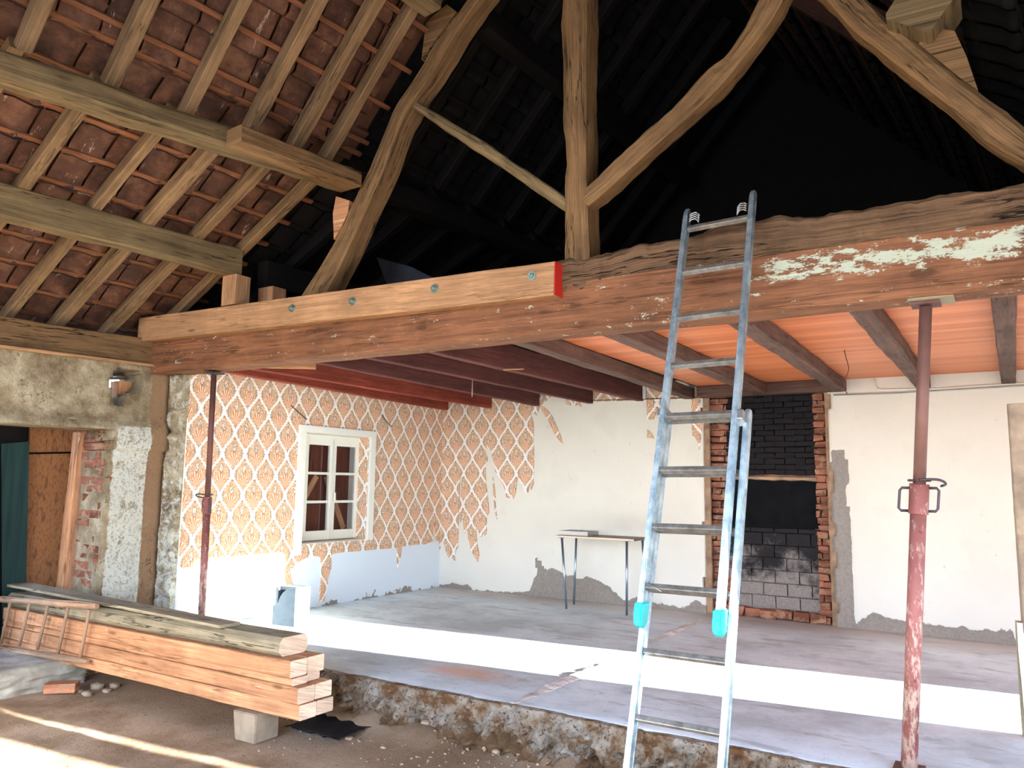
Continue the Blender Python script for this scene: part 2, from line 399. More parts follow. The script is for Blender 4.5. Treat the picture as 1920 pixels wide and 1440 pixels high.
def m_rub():
    m = NT('broken_concrete_edge', .95, spec=.1); u = m.tc(); a = m.noise(u, 6, 8, .72); f = m.noise(u, 34, 7, .8); g = m.noise(u, 15, 6, .75, .5)
    c = m.ramp(a, [(.40, lin(140, 104, 72)), (.49, lin(184, 164, 140)), (.58, lin(206, 198, 184))])
    c = m.mix(m.step(f, .52, .62), c, lin(122, 92, 64)); c = m.mix(m.step(g, .58, .66), c, lin(84, 62, 44)); z = m.sep(u)[2]
    c = m.mix(m.step(m.ma('ADD', z, m.ma('MULTIPLY', m.ma('SUBTRACT', a, .5), .35)), -.15, -.23), c, lin(140, 110, 80))
    m.col(c); m.bump(m.ma('ADD', m.ma('MULTIPLY', f, .8), m.ma('MULTIPLY', g, .6)), 1.0, .05); return m.m
M_['rubble'] = m_rub()
# wallpaper: an ogee lattice of white sprigs round orange medallions
def m_paper(name, ax, o1, o2, pu, pv, dull=1.0):
    m = NT(name, .8, spec=.2); c = m.sep(m.tc()); h = c[ax]; v = c[2]
    nz = m.noise(m.tc(), 22, 4, .7)
    u_ = m.ma('DIVIDE', m.ma('SUBTRACT', h, o1), pu); v0 = m.ma('DIVIDE', m.ma('SUBTRACT', v, o2), pv)
    v_ = m.ma('SUBTRACT', v0, m.ma('MULTIPLY', m.ma('SINE', m.ma('MULTIPLY', v0, 4*PI)), .030))      # ogee curve of the lattice
    ta = m.ma('ADD', u_, v_); tb = m.ma('SUBTRACT', u_, v_)
    fa = m.ma('SUBTRACT', ta, m.ma('FLOOR', ta)); fb = m.ma('SUBTRACT', tb, m.ma('FLOOR', tb))
    x = m.ma('MULTIPLY', m.ma('SUBTRACT', m.ma('ADD', fa, fb), 1.0), .5); y = m.ma('MULTIPLY', m.ma('SUBTRACT', fa, fb), .5)   # diamond's own coordinates
    ea = m.ma('SUBTRACT', .5, m.ma('ABSOLUTE', m.ma('SUBTRACT', fa, .5))); eb = m.ma('SUBTRACT', .5, m.ma('ABSOLUTE', m.ma('SUBTRACT', fb, .5)))
    edge = m.ma('MINIMUM', ea, eb); fn = m.noise(m.tc(), 70, 3, .6)
    wob = m.ma('ADD', m.ma('MULTIPLY', m.ma('SUBTRACT', nz, .5), .10), m.ma('MULTIPLY', m.ma('SUBTRACT', fn, .5), .12))
    scal = m.ma('MULTIPLY', m.ma('SINE', m.ma('MULTIPLY', v0, 2*PI*14)), .016)
    lat = m.step(m.ma('ADD', m.ma('ADD', edge, wob), scal), .070, .045)
    ell = lambda cx, cy, rx, ry: m.ma('SQRT', m.ma('ADD', m.ma('POWER', m.ma('DIVIDE', m.ma('SUBTRACT', x, cx), rx), 2.0), m.ma('POWER', m.ma('DIVIDE', m.ma('SUBTRACT', y, cy), ry), 2.0)))
    ax_ = m.ma('ABSOLUTE', x)
    r1 = ell(0, .13, .085, .12); r2 = ell(0, -.12, .17, .17); r3 = ell(0, -.01, .36, .40)
    ang = m.ma('ARCTAN2', x, m.ma('ADD', y, .24)); fan = m.step(m.ma('SINE', m.ma('MULTIPLY', ang, 15)), -.2, .5)
    c_t, c_c, c_g, c_o = (sc(lin(198, 152, 108), dull), sc(lin(228, 208, 184), dull), sc(lin(150, 128, 114), dull), sc(lin(206, 132, 80), dull))
    vo = m.vor(m.tc(), 62, 'F1', 'Distance'); curl = m.ma('ABSOLUTE', m.ma('SUBTRACT', m.noise(m.tc(), 30, 2, .5, 1.2), .5))
    base = m.mix(m.step(curl, .030, .018), c_t, c_c)
    base = m.mix(m.ma('MULTIPLY', m.step(vo, .42, .30), .5), base, c_c)
    base = m.mix(m.ma('MULTIPLY', m.step(m.ma('ABSOLUTE', m.ma('SUBTRACT', curl, .05)), .012, .004), .6), base, c_g)
    base = m.mix(m.step(r3, .98, 1.08), base, m.mix(m.step(fn, .45, .55), c_g, c_c))          # ground between medallion and lattice
    base = m.mix(m.ma('MULTIPLY', m.step(m.ma('ABSOLUTE', m.ma('SUBTRACT', r3, .98)), .07, .02), .8), base, sc(c_g, .8))
    base = m.mix(m.step(r2, 1.05, .9), base, m.mix(fan, c_o, c_c))
    base = m.mix(m.step(r1, 1.15, 1.0), base, c_g); base = m.mix(m.step(r1, .95, .8), base, m.mix(m.step(fn, .48, .6), c_c, c_g))
    m.col(m.mix(lat, base, sc(lin(240, 232, 222), dull))); m.bump(nz, .1, .003); return m.m
M_['paperL'] = m_paper('damask_wallpaper', 1, 4.877, 2.139, .259, .392)
M_['paperB'] = m_paper('damask_wallpaper_back', 0, -5.93, 2.02, .259, .392, .95)
def m_brick(name, c, soot=0.0):
    m = NT(name, .92, spec=.1); u = m.tc(); a = m.noise(u, 9, 6, .7); r = m.noise(m.map(u, (2, 2, 13)), 1.0, 1, .5); f = m.noise(u, 70, 4, .7)
    k = m.ramp(r, [(.40, sc(c, .6)), (.5, c), (.60, sc(c, 1.35))]); k = m.mix(m.ma('MULTIPLY', m.step(a, .50, .62), .7), k, lin(168, 136, 108)); k = m.mix(m.step(f, .62, .7), k, lin(90, 60, 44))
    if soot: k = m.mix(soot, k, lin(16, 14, 14))
    m.col(k); m.bump(m.ma('ADD', m.ma('MULTIPLY', a, .4), m.ma('MULTIPLY', f, .4)), .9, .012); return m.m
M_['ridge'] = plainm('broken_mortar', lin(204, 198, 190), .95, bump=1, bs=40, var=.2)
M_['limewash'] = plainm('limewashed_rubble', lin(176, 170, 152), .95, bump=1, bs=22, var=.25)
M_['brick'] = m_brick('red_brick', lin(140, 90, 70)); M_['brick_dk'] = m_brick('old_dark_brick', lin(122, 78, 60)); M_['mortar'] = plainm('crumbling_mortar', lin(150, 122, 96), .95, bump=1, bs=50, var=.3)
def m_sootblock(name, a0, b0, c1, c2):
    """soot on masonry, thickest between two heights"""
    m = NT(name, .8, spec=.25); u = m.tc(); z = m.sep(u)[2]; n = m.noise(m.map(u, (1, 1, 1)), 4.5, 7, .7); f = m.noise(u, 50, 4, .7)
    c = m.ramp(f, [(.3, c1), (.7, c2)])
    k = m.step(m.ma('ADD', z, m.ma('MULTIPLY', m.ma('SUBTRACT', n, .5), 1.5)), a0, b0)
    c = m.mix(m.ma('MULTIPLY', k, .97), c, lin(22, 20, 22)); c = m.mix(m.step(m.noise(u, 16, 8, .8), .70, .74), c, lin(120, 92, 76))
    m.col(c); m.bump(f, .7, .01); return m.m
M_['sootblock'] = m_sootblock('sooted_concrete_block', .30, .72, lin(116, 108, 102), lin(148, 138, 130))
M_['sootbrick'] = m_sootblock('sooted_brick', -1, -.6, lin(60, 40, 32), lin(90, 60, 48))
M_['sootplate'] = plainm('black_fireback_render', lin(13, 13, 15), .8, bump=.3, var=.35, spec=.1)
M_['tile'] = None
def m_tile():
    m = NT('clay_roof_tile', .8, spec=.25); u = m.uv(); a = m.noise(u, 3, 6, .7); f = m.noise(u, 30, 5, .7); o = m.tc()
    k = m.noise(o, 3.1, 3, .6)
    c = m.ramp(a, [(.38, lin(56, 38, 30)), (.5, lin(86, 58, 44)), (.62, lin(116, 82, 62))]); c = m.mix(m.step(k, .5, .7), c, lin(84, 56, 44))
    dr = m.noise(m.map(u, (14, 3, 1)), 1.0, 7, .8); c = m.mix(m.ma('MULTIPLY', m.step(dr, .60, .64), .6), c, lin(190, 170, 150))
    m.col(c); m.bump(m.ma('ADD', f, m.ma('MULTIPLY', dr, .5)), .5, .006); return m.m
M_['tile'] = m_tile()
M_['tile_black'] = plainm('near_black_tile', lin(12, 10, 10), .9, bump=.4, var=.4)  # near-black tile colour for the roof behind the truss
def m_boards():
    m = NT('varnished_beadboard', .45, spec=.4); s = m.sep(m.tc()); y = s[1]
    g = m.ma('FRACT', m.ma('MULTIPLY', y, 1/.045)); gr = m.step(m.ma('ABSOLUTE', m.ma('SUBTRACT', g, .5)), .40, .48)
    idx = m.ma('FLOOR', m.ma('MULTIPLY', y, 1/.09)); w_ = m.n('ShaderNodeTexWhiteNoise'); w_.noise_dimensions = '1D'; m.put(w_.inputs['W'], idx)
    n = m.noise(m.map(m.tc(), (1.2, 26, 1)), 1.0, 5, .6); k = m.ma('ADD', m.ma('MULTIPLY', w_.outputs[0], .3), m.ma('MULTIPLY', n, .7))
    c = m.ramp(k, [(.3, lin(188, 104, 62)), (.5, lin(210, 122, 76)), (.7, lin(220, 136, 90))]); c = m.mix(m.ma('MULTIPLY', gr, .65), c, lin(110, 44, 22))
    m.col(c); m.bump(m.ma('SUBTRACT', 1.0, gr), .5, .006); return m.m
M_['boards'] = m_boards()
M_['alu'] = (lambda m: (m.col(m.ramp(m.noise(m.tc(), 12, 5, .7), [(.38, lin(150, 172, 184)), (.62, lin(208, 228, 236))])), m.bump(m.noise(m.tc(), 60, 3), .15, .002), m.m)[2])(NT('ladder_aluminium', .38, .85, .5))
M_['rung'] = (lambda m: (m.col(m.ramp(m.noise(m.tc(), 16, 5, .7), [(.3, lin(110, 108, 102)), (.7, lin(170, 168, 160))])), m.m)[1])(NT('dull_rung_aluminium', .45, .7, .5))
M_['teal'] = plainm('teal_plastic', lin(30, 176, 178), .45, spec=.5)
M_['chrome'] = NT('chromed_steel', .3, .9).col(lin(150, 166, 180)).m
M_['tin'] = NT('thin_tin', .35, .85).col(lin(158, 158, 156)).m
def m_prop():
    m = NT('red_primer_steel', .6, .1, .35); u = m.tc(); a = m.noise(u, 14, 7, .75); b = m.noise(m.map(u, (1, 1, .35)), 34, 6, .8)
    c = m.ramp(m.noise(u, 2, 3), [(.4, lin(118, 66, 60)), (.6, lin(152, 96, 90))]); c = m.mix(m.step(a, .6, .64), c, lin(92, 66, 56))
    z = m.sep(u)[2]; k = m.ma('ADD', b, m.ma('MULTIPLY', m.step(z, 1.6, -.3), .14)); c = m.mix(m.ma('MULTIPLY', m.step(k, .56, .68), .75), c, lin(196, 176, 160)); m.col(c); m.bump(a, .3, .003); return m.m
M_['prop'] = m_prop()
M_['prop_dk'] = plainm('rusty_brown_steel', lin(100, 66, 58), .6, .2, .3)
M_['prop_in'] = plainm('brown_inner_steel', lin(120, 86, 76), .55, .2, .2)
M_['iron'] = plainm('dark_iron', lin(82, 72, 78), .5, .6)
M_['zinc'] = NT('zinc_bolt', .35, .8).col(lin(140, 160, 150)).m
M_['white_p'] = (lambda m: (m.col(m.mix(m.step(m.noise(m.tc(), 40, 6, .8), .62, .66), lin(226, 224, 210), lin(120, 108, 92))), m.m)[1])(NT('flaking_white_paint', .5))
M_['shutter'] = wood('brown_shutter_wood', lin(104, 54, 36), crack=.3)
M_['glass'] = None
g = NT('window_glass', .05, 0, .5); g.col((.9, .92, .95)); g.b.inputs['Transmission Weight'].default_value = 1.0; g.b.inputs['IOR'].default_value = 1.1; M_['glass'] = g.m
M_['grey_blk'] = plainm('grey_concrete_block', lin(94, 104, 110), .9, bump=.7, bs=90, var=.12)
M_['brown_blk'] = plainm('dirty_concrete_block', lin(146, 132, 112), .9, bump=.7, bs=90, var=.2)
M_['osb'] = (lambda m: (m.col(m.ramp(m.vor(m.map(m.tc(), (1, 1, .35)), 42, out='Distance'), [(.1, lin(120, 78, 44)), (.5, lin(146, 98, 56)), (.9, lin(104, 66, 38))])), m.m)[1])(NT('strand_board', .7))
M_['teal_cl'] = (lambda m: (m.col(m.ramp(m.noise(m.map(m.tc(), (30, 30, 1)), 1, 3), [(.3, lin(22, 44, 44)), (.7, lin(38, 66, 64))])), m.m)[1])(NT('dark_green_cloth', .9))
M_['beige_lam'] = plainm('beige_laminate', lin(206, 186, 162), .5, var=.05); M_['top_lam'] = plainm('brown_table_surface', lin(112, 84, 66), .5, var=.15, spec=.5)
M_['dark_pl'] = plainm('dark_plastic_sheet', lin(34, 38, 46), .35, spec=.5, var=.4)
M_['web'] = plainm('dusty_thread', lin(170, 150, 138), .9)
M_['conduit'] = plainm('grey_conduit', lin(160, 150, 140), .6)
M_['stonew'] = m_wall('rough_stone_face', lin(190, 176, 150), lin(150, 134, 112))
M_['stone'] = plainm('rubble_stone', lin(152, 134, 112), .95, bump=1, bs=40, var=.25)
M_['orangebrick'] = m_brick('loose_orange_brick', lin(176, 118, 86))
M_['soil_out'] = plainm('sunny_yard_soil', lin(150, 138, 122), .95, var=.15, nsc=1.5)
M_['panel'] = plainm('dusty_foam_cloth', lin(160, 142, 120), .95, bump=.8, bs=30, var=.22)
M_['stain'] = plainm('oil_dark', lin(60, 48, 38), .6)
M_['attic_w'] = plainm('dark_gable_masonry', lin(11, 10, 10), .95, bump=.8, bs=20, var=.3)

# ================================================================== SETTING
X0, X1 = -6.30, 2.20
Z = V((0, 0, 1)); UX = V((1, 0, 0)); UY = V((0, 1, 0))
def B3(a, t, z): return V((E.x*a+D.x*t, E.y*a+D.y*t, z))
def zl(a): return 3.196+(a+5.516)*.466
def zu(a): return 3.745+(a+4.337)*1.035
AK, AR = -4.337, -2.457           # break of the roof slope, ridge
ZR = zu(AR)

# outside ground
bm = bmesh.new(); add_box(bm, (0, 0, -.62), 160, 160, .5); struct(obj('ground_yard', bm, M_['soil_out']))
# earth floor of the barn
def ge(u, v, p):
    h = .016*fr(p, 1.3, 2)+.006*n3(p, 9, 1)
    k = max(0, (p.y-3.72)/.42); h += .07*k*k*(1+.8*n3(p, 3.5, 4)) if k < 1.4 else .07
    return h
struct(grid_wall('floor_barn', (-7.7, -2.9, G), UX, UY, Z, 9.9, 7.1, .07, M_['earth'], disp=ge, thick=.06))
# slab of the house, with its broken front edge
def ej(x): return .035*fr((x, 0, 0), 2.4, 3)+.012*n3((x, 0, 0), 14, 5)
def sl_d(u, v, p):
    k = max(0, 1-v/.12); return V((0, ej(p.x)*k, -.012*k*k*(1+.7*n3(p, 12, 3)) + .003*n3(p, 1.2, 8)))
fl = struct(grid_wall('floor', (X0-.1, 4.12, 0), UX, UY, Z, 8.7, 4.25, .06, M_['slab'], disp=sl_d, thick=.10))
def rb_d(u, v, p):
    k = 1-v/.33                                     # 0 at the top, 1 at the ground
    top = -ej(p.x); q = V((p.x, 0, p.z))
    bl = noise.cell_vector(q*9)[0]
    tb_ = abs(n3(q, 7, 7))+.5*abs(n3(q, 16, 9))+.3*abs(n3(q, 38, 5)); d = top*(1-k*.4)+ (k*.05) + (.105-.25*tb_+.03*fr(q, 3, 8)+.012*n3(q, 60, 2))*min(1, k*7)
    if fr(q, 4.2, 21) > .20 and .30 < k < .9: d -= .09
    if v > .20: d = max(d, -ej(p.x)+.012)
    return V((0.02*n3(q, 20, 4)*min(1, k*5), -d, 0 if v > .32 else .012*n3(q, 25, 6)))
grid_wall('broken_edge', (X0-.1, 4.12, -.335), UX, Z, -UY, 8.7, .33, .0125, M_['rubble'], disp=lambda u, v, p: rb_d(u, v, p), thick=.05, parent=fl)
# mortar ridges where a partition stood
def ridge(pts, name='mortar_ridge'):
    P = resample(pts, 60); rings = []
    for i, p in enumerate(P):
        f = math.sin(PI*min(1, max(.02, i/59)))**.35; wd = (.05+.02*n3(p, 6, 3))*f; h = (.014+.012*n3(p, 14, 5))*f
        o = .02*n3(p, 8, 1); r = []
        for k in range(7):
            a = PI*k/6; r.append(V((p.x+o-math.cos(a)*wd*(1+.3*n3(p, 30, k)), p.y, -.004+max(.001, math.sin(a)*h*(1+.5*n3(p, 40, k))))))
        rings.append(r)
    return obj(name, rings_mesh(rings, seed=4), M_['ridge'], fl)
ridge([onz(962, 1318, 0), onz(1145, 1240, 0)]); ridge([onz(1226, 1202, 0), onz(1318, 1160, 0)])

# --- barn side wall with doorway and a hole
AW = -6.72; T0, T1 = -2.9, 3.78
Oq = B3(AW, T0, G-.05)
def bw(x, y):                                     # pixel -> (u, v) on the barn wall
    P = onp(x, y, Oq, E); return ((P-Oq).dot(D), P.z-Oq.z)
def inpoly(u, v, poly):
    c = False; n = len(poly)
    for i in range(n):
        (x0, y0), (x1, y1) = poly[i], poly[i-1]
        if (y0 > v) != (y1 > v) and u < (x1-x0)*(v-y0)/(y1-y0)+x0: c = not c
    return c
HOLE = [bw(*p) for p in ((207, 712), (212, 700), (224, 692), (236, 694), (262, 692), (268, 705), (266, 730), (250, 736), (238, 742), (236, 757), (228, 763), (215, 760), (209, 745))]
ud0, ud1 = 2.15-T0, 3.31-T0; zd0, zd1 = -.12-Oq.z, 1.70-Oq.z
def bkeep(u, v):
    if ud0 < u < ud1+.02*n3((v, 0, 0), 6) and zd0 < v < zd1: return False
    return not inpoly(u+.012*n3((u, v, 0), 30), v+.012*n3((u, v, 3), 30), HOLE)
def bdisp(u, v, p):
    d = .03*fr(p, 1.6, 3)+.014*fr(p, 6, 5)+.004*n3(p, 30)
    if v > 2.17+.03*n3(p, 3): d += .0
    if 1.89 < v < 2.17 and u < ud1+.55: d += .05*math.sin(PI*min(1, (2.17-v)/.12)*.5)      # plaster swelling over the lintel
    q = (T1-T0)-u
    if q < .16: d += .05*(1-q/.16)**2             # rounded into the corner
    return d
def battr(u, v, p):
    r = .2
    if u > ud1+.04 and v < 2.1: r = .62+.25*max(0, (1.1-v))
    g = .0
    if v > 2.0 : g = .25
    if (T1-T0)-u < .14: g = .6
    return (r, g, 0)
wb = struct(grid_wall('wall_left_barn', Oq, D, Z, E, T1-T0, 2.66, .03, M_['plaster'], keep=bkeep, disp=bdisp, thick=.42, attr=battr))
# brick lining of the doorway, one course at a time
def brick_col(name, org, U, W, wd, dp, z0, z1, mat, parent, seed=1, rowh=.072, mor=.010, jit=.006, prot=.02, only=None):
    """rows of separate bricks, U along the face, W out of the face"""
    rnd = random.Random(seed); bm = bmesh.new(); z = z0; row = 0
    while z < z1:
        u = -(.06 if row % 2 else 0)
        while u < wd:
            l = .11 if rnd.random() < .5 else .215; a = max(0, u); b = min(wd+rnd.uniform(-.02, .015), u+l-mor)
            if b-a > .02 and (only is None or only((a+b)/2, z)):
                pr = rnd.uniform(-prot, prot*.5); c = V(org)+U*((a+b)/2)+W*(pr-dp/2)+Z*(z+rowh/2)
                R = Matrix((U, W, Z)).transposed() @ Matrix.Rotation(rnd.uniform(-.04, .04), 3, 'Z')
                add_box(bm, c, b-a, dp, rowh-mor, rot=R, jit=jit, bev=.006)
            u += l
        z += rowh; row += 1
    return obj(name, bm, mat, parent)
jc = B3(AW, 3.31, 0)
brick_col('brick_jamb', jc-D*.012-E*.42, E, -D, .40, .06, -.12, 1.70, M_['brick_dk'], wb, seed=5, prot=.012)
# lintel, threshold, door leaf, frame post, cloth
pl = onp(0, 806, Oq, E); pr_ = onp(238, 812, Oq, E)
o = beam('lintel', B3(AW-.10, 1.6, 1.745), B3(AW-.10, 3.60, 1.76), .24, .09, M_['grey_w'], c=.015, rough=.012); tag(o, 'pale worn wooden lintel over the barn doorway, bedded in lime plaster', 'lintel')
AD = -7.56; Od = B3(AD, 0, 0)
def dd(x, y, k=0.0): return onp(x, y, Od+E*k, E)
dr = struct(empty('door_1', B3(AD, 2.9, -.3), None, None))
plate('door_leaf', [dd(54, 852), dd(150, 850), dd(130, 1200), dd(40, 1200)], -E, .03, M_['osb'], dr)
plate('top_board', [dd(58, 790), dd(182, 790), dd(178, 846), dd(55, 848)], -E, .03, M_['osb'], dr)
plate('light_stop_board', [B3(AD-.04, 1.9, -.3), B3(AD-.04, 3.6, -.3), B3(AD-.04, 3.6, 2.0), B3(AD-.04, 1.9, 2.0)], -E, .03, M_['black_w'], dr)  # added dark board closing the doorway so no light passes
beam('door_stile', dd(157, 838, .03), dd(128, 1150, .03), .085, .05, M_['pine_o'], dr, up=E)
beam('door_post', B3(AD+.36, 3.235, -.12), B3(AD+.36, 3.275, 1.7), .05, .12, M_['pine_o'], dr, up=E)
o = plate('cloth', [dd(2, 832, .10), dd(54, 828, .10), dd(50, 1000, .10), dd(46, 1170, .10), dd(4, 1170, .10)], E, .012, M_['teal_cl']); tag(o, 'dark green cloth hanging beside the boarded barn door', 'cloth')
def th_d(u, v, p): return .04*fr(p, 4, 3)+.02*n3(p, 15)
bm = bmesh.new()
def rock(name, c, r, mat, seed, sq=(1, 1, 1), parent=None, sub=3, cube=.55):
    bm = bmesh.new(); bmesh.ops.create_icosphere(bm, subdivisions=sub, radius=1)
    for v in bm.verts:
        p = v.co.copy(); k = 1+(.28*fr(p, 1.3, seed)+.12*n3(p, 4, seed))*(1 if cube < .8 else .4); m = max(abs(p.x), abs(p.y), abs(p.z)); q = p/m*cube+p*(1-cube)
        v.co = V((q.x*sq[0], q.y*sq[1], q.z*sq[2]))*k*r
    return obj(name, bm, mat, parent, Matrix.Translation(V(c)), smooth=sub > 2)
o = rock('threshold', (-6.97, 3.20, -.235), .5, M_['limewash'], 3, (1.45, 1.05, .27), sub=5, cube=.9)
tag(o, 'whitewashed rubble threshold block under the end of the timber stack', 'threshold', kind='structure')

# --- end of the papered wall: stone pier
def pd(u, v, p):
    row = math.floor(v/.205+.15); k = ((v/.205+.15) % 1); e = min(k, 1-k)*.205
    d = -.018*math.exp(-(e/.012)**2)+(.012*n3((row*3.3, 0, 0), 1))
    rough = 1.5 if u > .13 else .2
    return d*rough+rough*(.026*fr(p, 8, 4)+.012*n3(p, 26))
px0 = ony(283, 1000, 4.28).x
pr = struct(grid_wall('wall_left_pier', (px0-.05, 4.30, G), UX, Z, -UY, XL-px0+.05, 2.53, .016, M_['plaster'], disp=pd, thick=.1, attr=lambda u, v, p: (.47+.15*max(0, 1-v/1.6), (.62 if u < .14 else .1), 0)))
# --- papered wall
yw0, yw1 = onx(571, 813, XL).y, onx(691.5, 821, XL).y; zw0, zw1 = onx(620, 1017, XL).z, onx(631, 815, XL).z
def lk(u, v):
    Y = 4.36+u; z = v-.02
    return not (yw0 < Y < yw1 and zw0 < z < zw1)
wl = struct(grid_wall('wall_left', (XL, 4.36, -.02), UY, Z, UX, 3.9, 2.84, .03, M_['wall'], keep=lk, thick=.3,
            disp=lambda u, v, p: .006*fr(p, 1.2, 3)+(.004*fr(p, 9, 4) if v < .3 else 0),
            attr=lambda u, v, p: (max(0, .62-v*3.2-.25*n3((p.y*2.5, 0, 0), 1, 3)) if p.y > 5.6 else max(0, .4-v*5), 0, 1 if v < .58 else 0)))
z5 = lambda x, y: (320+x/3.273, 690+y/3.273)
low = [(1645, 1078), (1628, 1050), (1615, 940), (1605, 1062), (1560, 1082), (1480, 1086), (1417, 1096), (1410, 1160), (1392, 1225), (1386, 1160), (1388, 1104), (1280, 1112), (1150, 1124), (1060, 1130), (985, 1142), (982, 1230), (960, 1300), (958, 1370), (945, 1400), (940, 1432), (908, 1436), (915, 1340), (922, 1260), (915, 1160), (870, 1152), (800, 1178), (762, 1208), (728, 1250), (740, 1300), (756, 1352), (700, 1350), (610, 1352), (606, 1250), (611, 1150), (560, 1160), (450, 1168), (345, 1192), (334, 1258), (322, 1204), (180, 1218), (30, 1228)]
wp = [onx(*z5(x, y), XL) for x, y in low]
lo_ = V((XL, 4.37, wp[-1].z)); wp[-1] = lo_
poly = [V((XL, 4.37, 2.40)), V((XL, YB-.005, 2.40))] + [V((XL, YB-.005, wp[0].z))] + wp[1:]
def sheet(name, pts, nrm, th, mat, parent, holes=()):
    """torn sheet: outline (and openings) filled, with thickness"""
    from mathutils.geometry import tessellate_polygon
    loops = [pts]+list(holes); flat = [p for l in loops for p in l]; tri = tessellate_polygon(loops)
    bm = bmesh.new(); a = [bm.verts.new(V(p)+V(nrm)*th) for p in flat]
    for t in tri:
        try: bm.faces.new([a[i] for i in t])
        except ValueError: pass
    b = [bm.verts.new(V(p)) for p in flat]; k = 0
    for l in loops:
        n = len(l)
        for i in range(n):
            try: bm.faces.new((a[k+i], a[k+(i+1) % n], b[k+(i+1) % n], b[k+i]))
            except ValueError: pass
        k += n
    bmesh.ops.recalc_face_normals(bm, faces=bm.faces)
    return obj(name, bm, mat, parent)
hole = [V((XL, yw0, zw0)), V((XL, yw0, zw1)), V((XL, yw1, zw1)), V((XL, yw1, zw0))]
sheet('wallpaper', poly, UX, .010, M_['paperL'], wl, [hole])

# --- window
depthx = ony(674.6, 827, yw1).x; XW = depthx
wn = struct(empty('window_1', V((XL, (yw0+yw1)/2, zw0)), None, None))
cO = [onx(559.3, 796.5, XL), onx(701.6, 809, XL), onx(694.7, 1015, XL), onx(547.6, 1032, XL)]
yo0, yo1, zo1 = (cO[0].y+cO[3].y)/2, (cO[1].y+cO[2].y)/2, (cO[0].z+cO[1].z)/2
bm = bmesh.new(); th = .03
add_box(bm, (XL+th/2+.008, (yo0+yo1)/2, (zw1+zo1)/2), th, yo1-yo0, zo1-zw1, bev=.004)
add_box(bm, (XL+th/2+.008, (yo0+yw0)/2, (zw1+zw0-.10)/2), th, yw0-yo0, zw1-zw0+.10, bev=.004)
add_box(bm, (XL+th/2+.008, (yo1+yw1)/2, (zw1+zw0)/2), th, yo1-yw1, zw1-zw0-.0, bev=.004)
obj('window_frame', bm, M_['white_p'], wn)
bm = bmesh.new()                                    # lining of the opening
for c, s in (((XL-.15, yw0-.01, (zw0+zw1)/2), (.3, .02, zw1-zw0)), ((XL-.15, (yw0+yw1)/2, zw1+.01), (.3, yw1-yw0, .02)), ((XL-.15, (yw0+yw1)/2, zw0-.012), (.32, yw1-yw0, .03))): add_box(bm, c, *s)
obj('window_lining', bm, M_['white_p'], wn)
sheet('reveal_paper', [V((XW, yw1, zw0)), V((XW, yw1, zw1)), V((XL, yw1, zw1)), V((XL, yw1, zw0))], -UY, .006, M_['paperB'], wn)
def sash(y0, y1, z0, z1, sw=.045, first=False):
    bm = bmesh.new(); h = (z1-z0); ym = (y0+y1)/2
    for y in (y0+sw/2, y1-sw/2): add_box(bm, (XW-.02, y, (z0+z1)/2), .04, sw, h, bev=.004)
    add_box(bm, (XW-.02, ym, z1-.04), .04, y1-y0-2*sw, .08, bev=.004); add_box(bm, (XW-.02, ym, z0+.05), .04, y1-y0-2*sw, .10, bev=.004)
    hi, lw = z1-.08, z0+.10
    for k in (1, 2): add_box(bm, (XW-.02, ym, lw+(hi-lw)*k/3), .035, y1-y0-2*sw, .028, bev=.003)
    f = obj('window_sash', bm, M_['white_p'], wn)
    bm = bmesh.new()
    for k in range(3): add_box(bm, (XW-.022, ym, lw+(hi-lw)*(k+.5)/3), .003, y1-y0-2*sw, (hi-lw)/3-.02)
    obj('pane', bm, M_['glass'], f)
ys = onx(575, 823, XW).y; ye = yw1-.004; zs0 = zw0+.02; zs1 = zw1-.035
bm = bmesh.new(); add_box(bm, (XW-.03, (yw0+yw1)/2, zw1-.018), .06, yw1-yw0, .036); add_box(bm, (XW-.03, (yw0+ys)/2, (zw0+zw1)/2), .06, ys-yw0, zw1-zw0); obj('fixed_frame', bm, M_['white_p'], wn)
mid = (ys+ye)/2
sash(ys, mid-.003, zs0, zs1); sash(mid+.003, ye, zs0, zs1)
tube('espagnolette', [V((XW+.012, mid-.012, zs0+.05)), V((XW+.012, mid-.012, zs1-.02))], .005, M_['white_p'], wn, 6)
box('window_handle', (XW+.03, mid+.015, zs0+.46), (.02, .018, .09), M_['white_p'], wn)
XS = XW-.16
for k, (a, b) in enumerate(((yw0, mid-.035), (mid-.02, yw1))):
    s = (beam('shutter', (XS, (a+b)/2, zw0-.02), (XS, (a+b)/2, zw1+.02), b-a, .025, M_['shutter'], wn, up=UX, c=.002, rough=.001))
    yy = (a+.05, b-.08) if k else (b-.08, a+.05)
    beam('shutter_brace', (XS+.03, yy[0], zw1-.45), (XS+.03, yy[1], zw0+.12), .07, .02, M_['pine_o'], s, up=UX, c=.002, rough=.001)
# thin wires and rods on the paper
def px_on_left(x, y, k=.02): p = onx(x, y, XL); return p+UX*k
for nm, a, b, lb in (('iron_rod', (544, 760), (569, 787), 'thin iron rod on the papered wall above the window, on the stone pier side'),
                     ('iron_rod', (714, 778), (727, 800), 'thin iron rod on the papered wall above the window, on the corner side')):
    o = tube(nm, [px_on_left(*a, .01), px_on_left(*b, .05)], .005, M_['iron'], n=6); tag(o, lb, 'rod')

